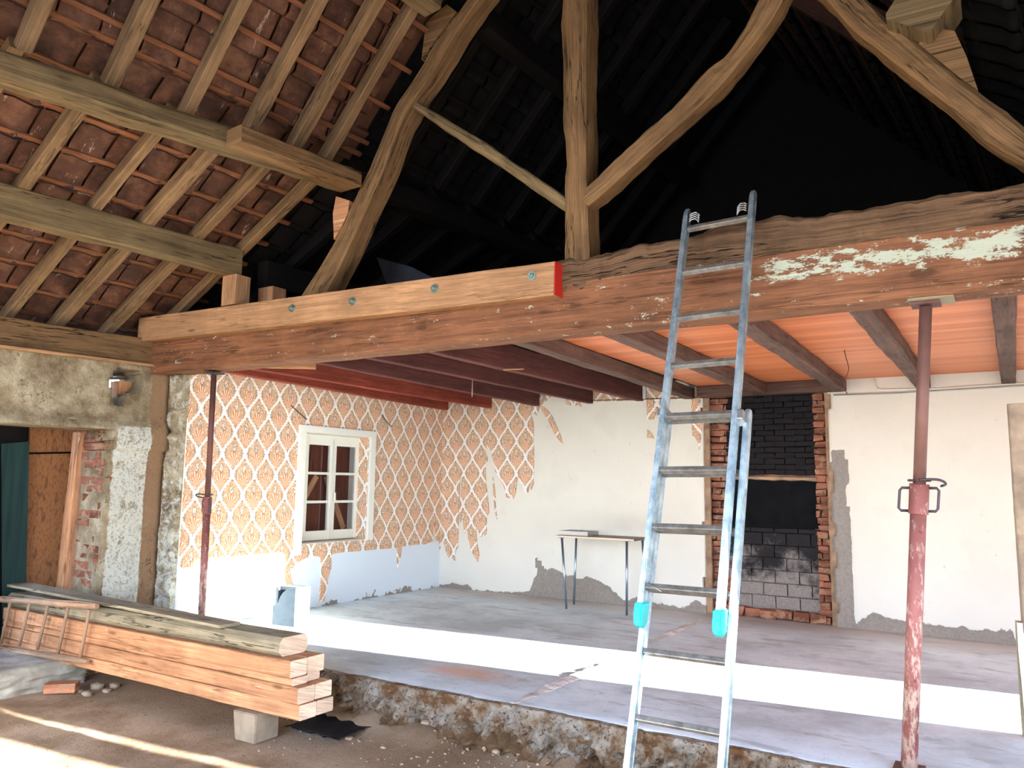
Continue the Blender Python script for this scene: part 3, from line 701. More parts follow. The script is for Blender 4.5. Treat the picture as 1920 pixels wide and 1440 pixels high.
# --- back wall
xf0, xf1 = ony(1318, 900, YB).x, ony(1560, 900, YB).x
def P2(x, y): p = ony(x, y, YB); return (p.x, p.z)
prof = [P2(*q) for q in ((823, 1103), (845, 1099), (880, 1103), (886, 1112), (940, 1115), (993, 1117), (1000, 1090), (1012, 1078), (1035, 1070), (1060, 1082), (1085, 1092), (1100, 1086), (1122, 1095), (1140, 1106), (1165, 1130), (1180, 1132), (1195, 1125), (1232, 1137), (1288, 1146), (1302, 1132), (1318, 1140), (1600, 1178), (1640, 1158), (1700, 1172), (1800, 1184), (1904, 1192))]
gstrip = [P2(*q) for q in ((1556, 845), (1584, 845), (1590, 880), (1588, 930), (1597, 1000), (1600, 1100), (1604, 1190), (1556, 1195))]
gblob = [P2(*q) for q in ((1001, 1046), (1012, 1050), (1030, 1082), (1008, 1085))]
def battr2(u, v, p):
    x, z = p.x, p.z; r = 0; h = 0
    for (xa, ha), (xb, hb) in zip(prof, prof[1:]):
        if xa <= x <= xb: h = ha+(hb-ha)*(x-xa)/(xb-xa)
    if z < h+.12: r = min(1, max(0, .5+(h+.035-z)*9))
    if inpoly(x, z, gstrip) or inpoly(x, z, gblob): r = 1
    g = 0
    if z > 2.0 and -2.75 < x < -2.60: g = .3
    return (r, g, .28*max(0, 1-z/.9))  # bluish sky light painted into the low wall, fading upwards
def bk(u, v): 
    x = XL-.35+u; z = v-.02
    return not (xf0+.02*n3((z, 0, 0), 5) < x < xf1+.02*n3((z, 1, 0), 4) and z < 2.30)
wk = struct(grid_wall('wall_back', (XL-.35, YB, -.02), UX, Z, -UY, 9.0, 2.52, .03, M_['wall'], keep=bk, thick=.14, attr=battr2,
            disp=lambda u, v, p: .005*fr(p, 1.1, 5)-(.012 if battr2(u, v, p)[0] > .6 else 0)))
bm = bmesh.new(); add_box(bm, (-2.4, YB+.28, 2.8), 10.4, .20, 6.6); struct(obj('wall_gable', bm, M_['attic_w']))
z6 = lambda x, y: (780+x/2.939, 690+y/2.939)
def bp(pts): return [ony(*z6(x, y), YB) for x, y in pts]
main = [(722, 180), (690, 205), (665, 262), (630, 236), (648, 300), (651, 420), (650, 560), (648, 640), (636, 672), (628, 640), (618, 685), (605, 690), (592, 650), (575, 625), (562, 590), (556, 640), (550, 690), (538, 722), (530, 690), (515, 718), (500, 712), (488, 655), (462, 610), (440, 570), (432, 520), (412, 450), (392, 422), (385, 470), (398, 500), (385, 540), (388, 640), (400, 735), (404, 800), (390, 820), (392, 905), (382, 922), (372, 905), (362, 930), (345, 912), (332, 880), (338, 960), (350, 1030), (342, 1068), (325, 1040), (305, 1000), (290, 930), (283, 880), (270, 912), (262, 860), (256, 800), (248, 850), (240, 800), (256, 600), (246, 575), (240, 700), (236, 860), (232, 990), (222, 1000), (215, 1062), (200, 1040), (185, 1052), (168, 1010), (155, 960), (150, 915), (138, 975), (132, 1000)]
mp = bp(main); xr = mp[0].x
sheet('wallpaper', [V((XL+.005, YB, 2.36)), V((xr+.08, YB, 2.36))]+mp+[V((XL+.005, YB, mp[-1].z))], -UY, .014, M_['paperB'], wk)
for pts in ([(690, 205), (722, 228), (750, 262), (780, 330), (798, 372), (812, 415), (797, 408), (770, 372), (748, 330), (735, 300), (712, 262), (700, 240)],
            [(425, 600), (432, 640), (440, 700), (438, 740), (449, 835), (436, 790), (428, 700)],
            [(828, 168), (905, 170), (905, 190), (912, 213), (895, 205), (862, 210), (845, 204), (828, 200)],
            [(975, 120), (1250, 130), (1250, 180), (985, 186)],
            [(1272, 88), (1530, 120), (1560, 150), (1540, 168), (1350, 175), (1340, 250), (1325, 250), (1310, 284), (1275, 284)],
            [(1276, 340), (1300, 362), (1312, 388), (1276, 384)],
            [(1520, 168), (1568, 172), (1572, 260), (1578, 330), (1570, 400), (1562, 452), (1550, 400), (1535, 378), (1522, 372)]):
    sheet('wallpaper_scrap', bp(pts), -UY, .012, M_['paperB'], wk)
o = beam('wall_ledge', ony(1080, 752, YB-.012), ony(1318, 745, YB-.012), .02, .012, M_['dark_j'], wk, seg=.3)
# fireplace recess
yn = YB+.13
def P3(x, y, k=0): return ony(x, y, yn+k)
xa, xb_ = xf0+.02, ony(1535, 950, yn).x
zt, zs_, zp, zb = ony(1460, 735, yn).z, ony(1460, 897, yn).z, ony(1460, 990, yn).z, 0
rnd = random.Random(3)
def block_wall(name, x0, x1, z0, z1, l, h, mat, y, dp=.06, mor=.008, jit=.003, prot=.006, seed=1):
    rnd = random.Random(seed); bm = bmesh.new(); z = z0; row = 0
    while z < z1-.02:
        hh = min(h, z1-z); u = x0-(l/2 if row % 2 else 0)
        while u < x1:
            a, b = max(x0, u), min(x1, u+l-mor)
            if b-a > .02: add_box(bm, ((a+b)/2, y+dp/2+rnd.uniform(-prot, prot), z+hh/2), b-a, dp, hh-mor, jit=jit, bev=.004)
            u += l
        z += h; row += 1
    return obj(name, bm, mat, wk)
bm = bmesh.new(); add_box(bm, ((xf0+xf1)/2, yn+.06, 1.15), xf1-xf0+.1, .04, 2.4); obj('recess_mortar', bm, M_['sootblock'], wk)
block_wall('concrete_blockwork', xa+.2, xb_, .10, zp, .235, .125, M_['sootblock'], yn, seed=3)
block_wall('sooted_brickwork', xa+.2, xb_, zs_+.03, zt, .20, .058, M_['sootbrick'], yn-.01, mor=.006, jit=.006, prot=.012, seed=4)
box('fireback', ((xa+.2+xb_)/2, yn+.005, (zp+zs_)/2), (xb_-xa-.2, .05, zs_-zp-.01), M_['sootplate'], wk)
ridge_pts = [(xa+.2, yn-.01, zs_+.01), (xb_, yn-.01, zs_)]
rings = []
for i in range(40):
    f = i/39; p = V(ridge_pts[0]).lerp(V(ridge_pts[1]), f); h = .028+.02*n3(p, 9, 2); dp = .05+.025*n3(p, 12, 4)
    rings.append([p+V((0, .02, -h)), p+V((0, -dp, -h*.6)), p+V((0, -dp*1.1, .2*h)), p+V((0, .02, h*1.3))])
obj('rubble_ledge', rings_mesh(rings), M_['mortar'], wk)
block_wall('rubble_footing', xa+.2, xb_+.05, .0, .10, .16, .095, M_['brick'], yn-.06, dp=.12, jit=.015, prot=.02, seed=8)
brick_col('brick_jamb', (xf0+.05, yn-.02, 0), UX, -UY, .19, .12, 0, 2.27, M_['brick'], wk, seed=11, rowh=.068, jit=.009, prot=.03)
xr0 = ony(1532, 950, yn).x
brick_col('brick_jamb', (xr0, yn-.05, 0), UX, -UY, xf1-xr0-.02, .12, 0, 2.27, M_['brick'], wk, seed=12, rowh=.068, jit=.009, prot=.03)
def mor_strip(name, x, w_, y):
    return grid_wall(name, (x, y, 0), UX, Z, -UY, w_, 2.28, .02, M_['mortar'], disp=lambda u, v, p: .02*fr(p, 6, 3)+.012*n3(p, 20), thick=.03, parent=wk)
mor_strip('torn_plaster_edge', xf0-.01, .08, YB+.03); mor_strip('torn_plaster_edge', xf1-.05, .07, YB+.03); mor_strip('mortar_bed', xf0+.02, .26, yn+.05); mor_strip('mortar_bed', xr0-.03, .30, yn+.03)
# conduit
pts = [ony(*q, YB-.012) for q in ((1563, 741), (1680, 737), (1800, 730), (1920, 723), (2020, 718))]
o = tube('conduit', pts, .007, M_['conduit'], n=8); tag(o, 'thin grey conduit running along the back wall under the orange ceiling', 'pipe')
pts = [ony(*q, YB-.012) for q in ((1640, 710), (1641, 722), (1645, 730), (1656, 731), (1760, 729), (1920, 718))]
o = tube('conduit', pts, .006, M_['white_p'], n=8); tag(o, 'white cable dropping from the orange ceiling and turning along the back wall', 'cable')

# --- side and front walls out of view, with the openings the daylight comes through
def wbox(name, x0, x1, y0, y1, z0, z1):
    bm = bmesh.new(); add_box(bm, ((x0+x1)/2, (y0+y1)/2, (z0+z1)/2), x1-x0, y1-y0, z1-z0); return bm
bm = bmesh.new()
RY = [(-3.0, 0.3, 9), (0.3, 3.46, 2.35), (3.46, 3.75, 9), (3.75, 3.83, 2.2), (3.83, 5.45, 9), (5.45, 6.47, 2.0), (6.47, 8.4, 9)]
for y0, y1, zo in RY:
    if zo == 9: add_box(bm, (X1+.06, (y0+y1)/2, 1.3), .12, y1-y0, 3.4)
    else: add_box(bm, (X1+.06, (y0+y1)/2, (zo+3.0)/2), .12, y1-y0, 3.0-zo)
struct(obj('wall_right', bm, M_['stonew']))
bm = bmesh.new()
FX0, FX1, FZ = -5.6, 2.0, 4.0  # unseen front opening, made tall to let more sky light onto the slab
add_box(bm, ((-7.8+FX0)/2, -2.9, 2.9), FX0+7.8, .15, 6.6); add_box(bm, ((FX1+3.2)/2, -2.9, 2.9), 3.2-FX1, .15, 6.6); add_box(bm, ((FX0+FX1)/2, -2.9, (FZ+6.2)/2), FX1-FX0, .15, 6.2-FZ)
struct(obj('wall_front', bm, M_['stonew']))
portal('daylight_front', ((FX0+FX1)/2, -2.8, (FZ+G)/2), (PI/2, 0, 0), FX1-FX0, FZ-G)
portal('daylight_barn_door', (X1+.0, 1.88, 1.02), (0, PI/2, 0), 2.65, 3.16)
portal('daylight_room_door', (X1+.0, 5.96, 1.0), (0, PI/2, 0), 2.0, 1.02)

# --- ceilings
bm = bmesh.new(); add_box(bm, ((-2.72+X1)/2, (4.36+YB)/2, 2.372), X1+2.72, YB-4.36, .025); struct(obj('ceiling', bm, M_['boards']))
bm = bmesh.new(); add_box(bm, ((-2.72-6.3)/2, (4.36+YB)/2, 2.462), 6.3-2.72, YB-4.36, .025); struct(obj('ceiling_attic_boards', bm, M_['black_w']))
bm = bmesh.new(); add_box(bm, (-2.73, (4.36+YB)/2, 2.42), .025, YB-4.36, .12); obj('ceiling_step', bm, M_['black_w'], bpy.data.objects['ceiling'])

# --- roof slopes: clay tiles seen from below
def slope(name, a0, z0, a1, z1, side=1, ta=-3.0, tb=8.35, mat='tile'):
    """side 1: slope on the papered-wall side, -1: mirrored about the ridge"""
    rnd = random.Random(9); bm = bmesh.new(); uv = bm.loops.layers.uv.new('UVMap')
    mir = (lambda a: a) if side == 1 else (lambda a: 2*AR-a)
    L = math.hypot(a1-a0, z1-z0); da, dz = (a1-a0)/L, (z1-z0)/L
    def P(s, t, h): a = a0+da*s-dz*h; z = z0+dz*s+da*h; return B3(mir(a), t, z)
    nr = int(L/.31)+1; nc = int((tb-ta)/.235)
    for i in range(nr):
        for j in range(nc):
            t = ta+.235*j; s = .31*i-.02; tl = rnd.uniform(-.006, .006); th = .122+rnd.uniform(-.003, .004)
            SS = (0, .022, .045, .068, .10, .34); HH = (.0, -.016, -.022, -.014, .0, .030)
            g = [[None]*5 for _ in range(6)]
            for r in range(6):
                for c in range(5):
                    f = c/4; arch = .010*math.sin(PI*2*f)+(.012 if c == 4 else 0)
                    ss = s+SS[r]; hh = th+HH[r]+arch+tl*(f-.5)
                    g[r][c] = bm.verts.new(P(min(ss, L+.02), t+.226*f, hh))
            ox, oy = rnd.uniform(0, 40), rnd.uniform(0, 40)
            for r in range(5):
                for c in range(4):
                    f = bm.faces.new((g[r][c], g[r][c+1], g[r+1][c+1], g[r+1][c])); f.smooth = True
                    for lp, (q, w_) in zip(f.loops, ((c, r), (c+1, r), (c+1, r+1), (c, r+1))): lp[uv].uv = (ox+q*.058, oy+SS[w_])
            # lower lip of the tile, which hangs over the one below
            lip = [bm.verts.new(P(s, t+.226*c/4, th-.014+.012*math.sin(PI*2*c/4))) for c in range(5)]
            for c in range(4):
                f = bm.faces.new((g[0][c], lip[c], lip[c+1], g[0][c+1]))
                for lp in f.loops: lp[uv].uv = (ox, oy)
    q = [P(-.1, ta, .19), P(L+.1, ta, .19), P(L+.1, tb, .19), P(-.1, tb, .19)]; q2 = [P(-.1, ta, .25), P(L+.1, ta, .25), P(L+.1, tb, .25), P(-.1, tb, .25)]  # added backing sheet above the tiles, keeps light out
    a = [bm.verts.new(x) for x in q]; b = [bm.verts.new(x) for x in q2]; bm.faces.new(a); bm.faces.new(b[::-1])
    for k in range(4): bm.faces.new((a[k], b[k], b[(k+1) % 4], a[(k+1) % 4]))
    return struct(obj(name, bm, M_[mat]))
AE = -7.5
for nm, sd_ in (('ceiling_tiles', 1), ('ceiling_tiles_opposite', -1)):
    slope(nm+'_lower', AE, zl(AE), AK, 3.745, sd_, -3.0, 3.93); slope(nm+'_upper', AK, 3.745, AR, ZR, sd_, -3.0, 3.93)
    slope(nm+'_attic_lower', AE, zl(AE), AK, 3.745, sd_, 3.93, 8.5, 'tile_black'); slope(nm+'_attic_upper', AK, 3.745, AR, ZR, sd_, 3.93, 8.5, 'tile_black')
bm = bmesh.new(); add_box(bm, (0, 0, 0), .60, 11.8, .10)
rc = obj('ridge_tiles', bm, M_['tile_black'], None, Matrix((E, D, Z)).transposed().to_4x4()); rc.matrix_basis.translation = B3(AR, 2.8, ZR+.28); struct(rc)

# ================================================================== ROOF TIMBERS
ORD = ['first', 'second', 'third', 'fourth', 'fifth', 'sixth', 'seventh', 'eighth', 'ninth', 'tenth', 'eleventh', 'twelfth', 'thirteenth', 'fourteenth']
TL = [3.72, 3.31, 2.90, 2.52, 2.05, 1.60, 1.15, .70, .25, -.3, -.8, -1.3]
TU = [3.62, 3.34, 2.98, 2.545, 2.07, 1.60, 1.15, .70, .25, -.3, -.8, -1.3]
TB = [4.25, 4.75, 5.25, 5.75, 6.25, 6.75, 7.25, 7.75]
def rafter(a0, z0, a1, z1, t, mat, w_=.075, h=.095, side=1):
    mir = (lambda a: a) if side == 1 else (lambda a: 2*AR-a)
    L = math.hypot(a1-a0, z1-z0); na, nz = -(z1-z0)/L*h/2, (a1-a0)/L*h/2
    A = B3(mir(a0+na), t, z0+nz); B_ = B3(mir(a1+na), t, z1+nz)
    return beam('rafter', A, B_, w_, h, mat, up=(Z if abs(z1-z0) < 9 else Z), c=.006, rough=.006, seg=.3)
for k, t in enumerate(TL):
    o = rafter(-7.3, zl(-7.3), -4.60, zl(-4.60), t, M_['rafter'], .07+.01*((k*7) % 3))
    tag(o, f'{ORD[k]} rafter from the roof truss on the shallow lower slope over the barn doorway', 'rafter', 'rafters on the lower roof slope')
for k, t in enumerate(TU):
    o = rafter(-4.50, zu(-4.50), AR-.03, zu(AR-.03), t, M_['rafter'], .07+.01*((k*5) % 3))
    tag(o, f'{ORD[k]} rafter from the roof truss on the steep upper slope above the long purlin', 'rafter', 'rafters on the steep roof slope')
for k, t in enumerate(TB):
    o = rafter(-7.0, zl(-7.0), AK-.02, zl(AK-.02), t, M_['black_w']); tag(o, f'{ORD[k]} near-black rafter behind the truss on the lower slope of the dark attic', 'rafter', 'near-black attic rafters')
    o = rafter(AK+.02, zu(AK+.02), AR-.03, zu(AR-.03), t, M_['black_w']); tag(o, f'{ORD[k]} near-black rafter behind the truss on the steep slope of the dark attic', 'rafter', 'near-black attic rafters')
for k, t in enumerate([3.9, 3.4, 2.9, 2.4, 1.9, 1.4]):
    o = rafter(AK+.02, zu(AK+.02), AR-.03, zu(AR-.03), t, M_['rafter'], side=-1); tag(o, f'{ORD[k]} rafter from the truss on the roof slope above the ladder side', 'rafter', 'rafters on the far roof slope')
for k, t in enumerate([4.35, 4.85, 5.35]):
    o = rafter(AK+.02, zu(AK+.02), AR-.03, zu(AR-.03), t, M_['attic_brown'], side=-1); tag(o, f'{ORD[k]} dark red rafter behind the truss on the ladder side of the attic', 'rafter', 'rafters on the far attic slope')
# battens
def battens(a0, z0, a1, z1, side, lab, mat):
    mir = (lambda a: a) if side == 1 else (lambda a: 2*AR-a)
    L = math.hypot(a1-a0, z1-z0); da, dz = (a1-a0)/L, (z1-z0)/L; k = 0; s = .10
    while s < L:
        a = a0+da*s-dz*.108; z = z0+dz*s+da*.108
        beam_a = beam('roof_batten', B3(mir(a), 3.95, z), B3(mir(a), 8.1, z), .036, .024, M_['black_w' if side == 1 else 'attic_brown'], up=V((-dz*side, 0, da)), c=.003, rough=.002, seg=.8)
        tag(beam_a, f'{ORD[k]} dark attic batten up {lab}', 'batten', 'dark attic battens')
        o = beam('roof_batten', B3(mir(a), -2.9, z), B3(mir(a), 3.94, z), .036, .024, mat, up=V((-dz*side, 0, da)), c=.003, rough=.002, seg=.5)
        if k < 14: tag(o, f'{ORD[k]} batten up {lab}', 'batten', 'roof battens'); 
        s += .31; k += 1
battens(-7.0, zl(-7.0), AK, 3.745, 1, 'the shallow lower slope above the barn doorway', M_['batten'])
battens(AK, 3.745, AR, ZR, 1, 'the steep roof slope above the long purlin', M_['batten'])
battens(AK, 3.745, AR, ZR, -1, 'the steep roof slope on the ladder side', M_['batten'])
# purlins
o = beam('purlin', B3(-4.48, 3.86, 3.60), B3(-4.48, -2.6, 3.60-.072*6.46), .19, .155, M_['oak_pale'], c=.03, rough=.014, bow=-.0, seg=.15); tag(o, 'long bowed grey oak purlin at the break of the roof slope', 'purlin')
o = beam('purlin', B3(-5.61, 3.70, 3.085), B3(-5.61, -2.6, 3.05), .14, .22, M_['oak_pale'], c=.012, rough=.006); tag(o, 'squared grey-brown purlin halfway down the lower slope, resting on the short post', 'purlin')
o = beam('wall_plate', B3(-6.80, 3.84, 2.43), B3(-6.80, -2.6, 2.40), .16, .22, M_['oak'], c=.008, rough=.004); tag(o, 'brown wall plate lying along the top of the barn side wall', 'wall plate')
o = beam('plate_board', B3(-6.74, 3.70, 2.305), B3(-6.74, 1.2, 2.285), .12, .025, M_['pine'], c=.004, rough=.006); tag(o, 'thin pale board bedded under the wall plate on the plaster', 'board')
o = beam('purlin', B3(-4.48, 4.05, 3.65), B3(-4.48, 8.2, 3.68), .2, .17, M_['black_w'], c=.03, rough=.014); tag(o, 'near-black purlin running on behind the truss into the attic at the slope break', 'purlin')
o = beam('purlin', B3(-5.61, 3.95, 3.05), B3(-5.61, 8.2, 3.08), .14, .22, M_['black_w']); tag(o, 'near-black lower purlin behind the truss, resting on the second short post', 'purlin')
pc = ony(655, 345, 4.12); pn = None
q0 = ony(681, 322, 4.10)
o = beam('splice_beam', q0+V((-.09, 0, -.058)), q0+V((-.09, 0, -.062))-D*1.02+V((0, 0, -.03)), .17, .115, M_['oak'], c=.01, rough=.006); tag(o, 'short orange-brown beam end spliced on top of the long bowed purlin at the truss', 'beam')
q1 = ony(828, 20, 3.95)
o = beam('purlin', q1+V((-.08, 0, .10)), q1+V((-.08, 0, .10))-D*3.0, .16, .18, M_['oak_pale'], c=.012, rough=.008); tag(o, 'upper purlin reaching the truss high on the steep slope', 'purlin')
q2 = ony(900, 45, 4.4)
o = beam('purlin', q2+V((0, 0, .03)), q2+V((0, 0, .03))+D*3.7, .16, .18, M_['black_w']); tag(o, 'dark purlin running back from the truss top towards the attic gable', 'purlin')
q3 = ony(1742, 62, 4.03)
o = beam('purlin', q3+V((-.024, 0, .168)), q3+V((-.024, .27, .168)), .25, .25, M_['oak_pale'], c=.02, rough=.01, up=V((.6, 0, .8))); tag(o, 'pale squared purlin end projecting over the curved rafter on the ladder side', 'purlin')
q4 = ony(1600, -40, 4.35)
# posts
def post(x0, x1, y, z0, z1, Y, d, lab, mat):
    a = ony(x0, y, Y).x; b = ony(x1, y, Y).x
    o = beam('short_post', ((a+b)/2, Y+d/2, z0), ((a+b)/2, Y+d/2, z1), b-a, d, mat, up=-UY, c=.004, rough=.002); tag(o, lab, 'post'); return o
post(416, 441, 540, 2.715, 2.965, 4.045, .15, 'pale new post propping the grey-brown purlin on the bolted beam', M_['pine'])
post(485, 512, 530, 2.47, 2.94, 4.40, .15, 'second short post behind the bolted beam, in shadow', M_['pine_o'])

# truss
KL = [(1052, -60), (1053, 0), (1053, 160), (1055, 220), (1060, 260), (1060, 330), (1056, 390), (1057, 440), (1058, 492)]
KR = [(1098, -60), (1098, 0), (1097, 120), (1098, 330), (1101, 395), (1102, 440), (1104, 486)]
o = hewn('king_post', KL, KR, YF+.02, .19, M_['oak'], c=.012); tag(o, 'upright hewn king post in the middle of the roof truss', 'king post')
LL = [(562, 556), (590, 516), (633, 436), (661, 378), (691, 311), (726, 222), (752, 180), (778, 140), (820, 72), (872, 0), (930, -80)]
LR = [(604, 556), (634, 500), (668, 427), (692, 372), (719, 311), (752, 222), (776, 178), (806, 140), (850, 60), (893, 0), (950, -80)]
o = hewn('principal_rafter', LL, LR, YF, .20, M_['oak'], c=.02, rough=.010, n=34); tag(o, 'crooked principal rafter of the truss on the papered-wall side', 'rafter')
RL = [(1522, -30), (1550, 0), (1583, 35), (1603, 57), (1670, 108), (1707, 140), (1775, 195), (1830, 242), (1850, 264), (1920, 303), (2060, 372)]
RR = [(1600, -30), (1630, 0), (1655, 25), (1677, 47), (1725, 80), (1805, 150), (1837, 172), (1880, 205), (1920, 237), (2060, 345)]
o = hewn('principal_rafter', RL, RR, YF, .18, M_['oak'], c=.025, rough=.010, n=34); tag(o, 'curved principal rafter of the truss above the ladder with a long split', 'rafter')
BU = [(1096, 352), (1130, 322), (1160, 293), (1220, 236), (1280, 182), (1320, 133), (1357, 103), (1390, 57), (1420, 0), (1450, -60)]
BD = [(1096, 388), (1130, 362), (1207, 290), (1280, 226), (1345, 165), (1395, 105), (1440, 45), (1466, 0), (1496, -60)]
o = hewn('curved_brace', BU, BD, YF+.03, .15, M_['oak'], c=.015, rough=.008, n=34); tag(o, 'long curved brace rising from the king post foot towards the ladder side', 'brace')
SU = [(775, 186), (840, 226), (900, 263), (980, 316), (1062, 372)]; SD = [(768, 200), (830, 240), (926, 303), (1000, 356), (1060, 396)]
o = hewn('straight_brace', SU, SD, YF+.05, .10, M_['oak_pale'], c=.01, rough=.007, n=24); tag(o, 'thin straight brace between the crooked rafter and the king post', 'brace')
TU_ = [(1035, 500), (1060, 492), (1120, 483), (1180, 462), (1270, 440), (1350, 424), (1430, 415), (1520, 408), (1600, 400), (1680, 390), (1750, 375), (1830, 356), (1920, 340), (2060, 335)]
TD_ = [(1035, 556), (1060, 548), (1250, 512), (1430, 486), (1600, 461), (1780, 437), (1920, 418), (2060, 398)]
o = hewn('tie_beam', TU_, TD_, YF+.015, .19, M_['oak_old'], c=.02, rough=.022, n=90); tag(o, 'old cracked tie beam with a wavy top under the king post', 'beam')
def cleat(pts, lab, mat, Y=YF+.01, d=.14):
    P = [ony(x, y, Y) for x, y in pts]; c = sum(P, V())/len(P)
    rings = [[p+V((0, k*d, 0)) for p in P] for k in (0, .5, 1)]
    o = obj('purlin_cleat', rings_mesh(rings, seed=len(lab)), mat); tag(o, lab, 'cleat')
cleat([(630, 368), (655, 376), (652, 400), (640, 425), (626, 449), (624, 400)], 'narrow wooden cleat under the long bowed purlin at the truss', M_['pine_o'])
cleat([(799, 40), (838, 8), (856, 22), (826, 62), (790, 112), (795, 70)], 'wedge cleat on the crooked rafter under the upper purlin', M_['oak'])
cleat([(1722, 82), (1752, 52), (1790, 58), (1812, 105), (1834, 170), (1800, 146)], 'wedge cleat on the curved rafter under the pale purlin end', M_['oak'])

# main beam, bolted beam
o = beam('main_beam', (-6.44, YF+.115, 2.385), (X1, YF+.115, 2.378), .23, .31, wood('painted_brown_beam', lin(122, 82, 56), crack=.35, var=.02, patches=.57, pcol=lin(176, 182, 160)), c=.010, rough=.004, up=Z); tag(o, 'great brown beam with flaked whitewash patches spanning the room opening', 'beam')
rb = empty('bolted_beam', V((-6.4, 4.09, 2.6)), 'pale new beam bolted onto the face of the brown beam, end painted red', 'beam')
beam('timber', (-6.49, 4.09, 2.622), (-2.25, 4.09, 2.543), .10, .212, M_['pine'], rb, c=.004, rough=.002, capmat=0)
bm = bmesh.new(); add_box(bm, (-2.246, 4.09, 2.543), .004, .098, .208); o = obj('end_face', bm, M_['red_end'], rb); tag(o, 'red painted end of the beam')
for x, y in ((548, 578), (661, 565), (815, 541), (997, 517)):
    p = ony(x, y, 4.038); bm = bmesh.new()
    add_tube(bm, [p+V((0, .006, 0)), p+V((0, -.004, 0))], .030, 16); add_tube(bm, [p, p+V((0, -.02, 0))], .018, 6); add_tube(bm, [p, p+V((0, -.035, 0))], .009, 10)
    obj('bolt', bm, M_['zinc'], rb)

# joists
def joist(xn, xf, mat, w_, h, lab, zt=None, grp=None, rough=.003):
    o = beam('joist', (xn, YF+.225, 2.24+h/2), (xf, YB-.004, 2.24+h/2), w_, h, mat, c=.006, rough=rough, up=Z); tag(o, lab, 'joist', grp); return o
g1, g2 = 'maroon painted joists', 'dark joists under the orange ceiling'
joist(-5.76, -6.105, M_['brick_red_w'], .07, .17, 'brick-red joist closest to the papered wall', None, g1)
joist(-5.40, -5.43, M_['brick_red_w'], .07, .17, 'brick-red joist second from the papered wall', None, g1)
joist(-4.64, -4.74, M_['maroon'], .07, .19, 'maroon joist third from the papered wall', None, g1)
joist(-4.08, -4.03, M_['maroon'], .07, .20, 'maroon joist fourth from the papered wall', None, g1)
joist(-3.49, -3.41, M_['maroon'], .08, .21, 'maroon joist fifth from the papered wall, with a white end board', None, g1)
joist(-2.735, -2.84, M_['dark_j'], .11, .115, 'dark joist at the edge of the orange ceiling', None, g2, .004)
joist(-2.06, -2.06, M_['dark_j'], .12, .115, 'dark joist second along the orange ceiling, above the fireplace', None, g2, .004)
joist(-1.26, -1.32, M_['dark_j'], .12, .115, 'dark joist between the ladder and the thick red prop, ending beside the fireplace bricks', None, g2, .006)
joist(-.61, -.60, M_['dark_j'], .12, .115, 'dark joist meeting the back wall just behind the thick red prop', None, g2, .004)
joist(.04, .07, M_['dark_j'], .11, .115, 'dark joist beyond the thick red prop, seen almost end-on', None, g2, .004)
o = beam('header_beam', (-2.72, YB-.07, 2.30), (-1.38, YB-.07, 2.30), .12, .12, M_['dark_j'], c=.008); tag(o, 'dark header beam across the top of the sooty fireplace', 'beam')
o = beam('white_board', ony(1206, 718, YB-.02), ony(1206, 748, YB-.02), .06, .02, M_['white_p'], up=-UY, c=.002); tag(o, 'small white board at the far end of the fifth joist', 'board')
o = beam('nailed_board', onz(475, 689, 2.236)+V((0, .02, .03)), onz(592, 692, 2.236)+V((0, 0, .03)), .03, .055, M_['pine'], c=.003); tag(o, 'short pale board nailed beside the red joists behind the beam', 'board')
# ================================================================== OBJECTS
# --- steel props
def prop(name, xt, xb, Y, zc, lab, r_in, r_out, dark, handles):
    top = V((xt, Y, 2.205)); bot = V((xb, Y, .008)); ax = (top-bot).normalized(); P = lambda z: bot+ax*((z-bot.z)/ax.z)
    t = empty(name, bot, lab, 'steel prop')
    tube('inner_tube', [P(zc), P(2.195)], r_in, M_['prop_in'] if not dark else M_['prop_dk'], t, 20)
    tube('outer_tube', [P(.008), P(.6), P(zc-.12)], r_out, M_['prop'], t, 20)
    bm = bmesh.new(); add_tube(bm, [P(zc-.145), P(zc-.14), P(zc-.01), P(zc)], r_out*1.22, 20); obj('collar', bm, M_['prop'], t)
    bm = bmesh.new()
    for s in (-1, 1):
        a = P(zc-.02)+V((s*r_out*.9, 0, 0)); b = P(zc-.13)+V((s*r_out*.9, 0, 0)); w_ = V((s*handles, -.01, 0))
        add_tube(bm, [a, a+w_*.8, a+w_+V((0, 0, -.012)), b+w_+V((0, 0, .012)), b+w_*.8, b], .0065, 8)
    obj('handle', bm, M_['iron'], t)
    c = P(zc+.012); pts = []
    for k in range(15):
        a = -PI*.15+k/14*PI*1.5; pts.append(c+V((math.cos(a)*r_out*1.3, math.sin(a)*r_out*1.3-.0, .004)))
    s = 1 if not dark else -1
    hook = [c+V((0, -r_out*1.3, .006)), c+V((s*.05, -r_out*1.3, .01)), c+V((s*.09, -r_out*1.5, .008)), c+V((s*.112, -r_out*1.2, -.004)), c+V((s*.112, -.005, -.016)), c+V((s*.09, .02, -.022))]
    bm = bmesh.new(); add_tube(bm, pts, .006, 8); add_tube(bm, smooth_pts(resample(hook, 14), 1), .006, 8); obj('locking_pin', bm, M_['iron'], t)
    if dark:
        for k in range(9):
            p = P(zc+.08+k*.105)+V((.004, -r_in, 0)); tube('pin_hole', [p+V((0, .004, 0)), p+V((0, -.0012, 0))], .0055, M_['dark_pl'], t, 8)
    bm = bmesh.new(); add_box(bm, P(2.205)+V((0, 0, .002)), .13, .13, .012, bev=.002); obj('head_plate', bm, M_['iron'] if dark else M_['prop_dk'], t)
    bm = bmesh.new(); add_box(bm, V((bot.x, bot.y, .007)), .13, .13, .010, bev=.002); obj('base_plate', bm, M_['prop_dk'], t)
    return t
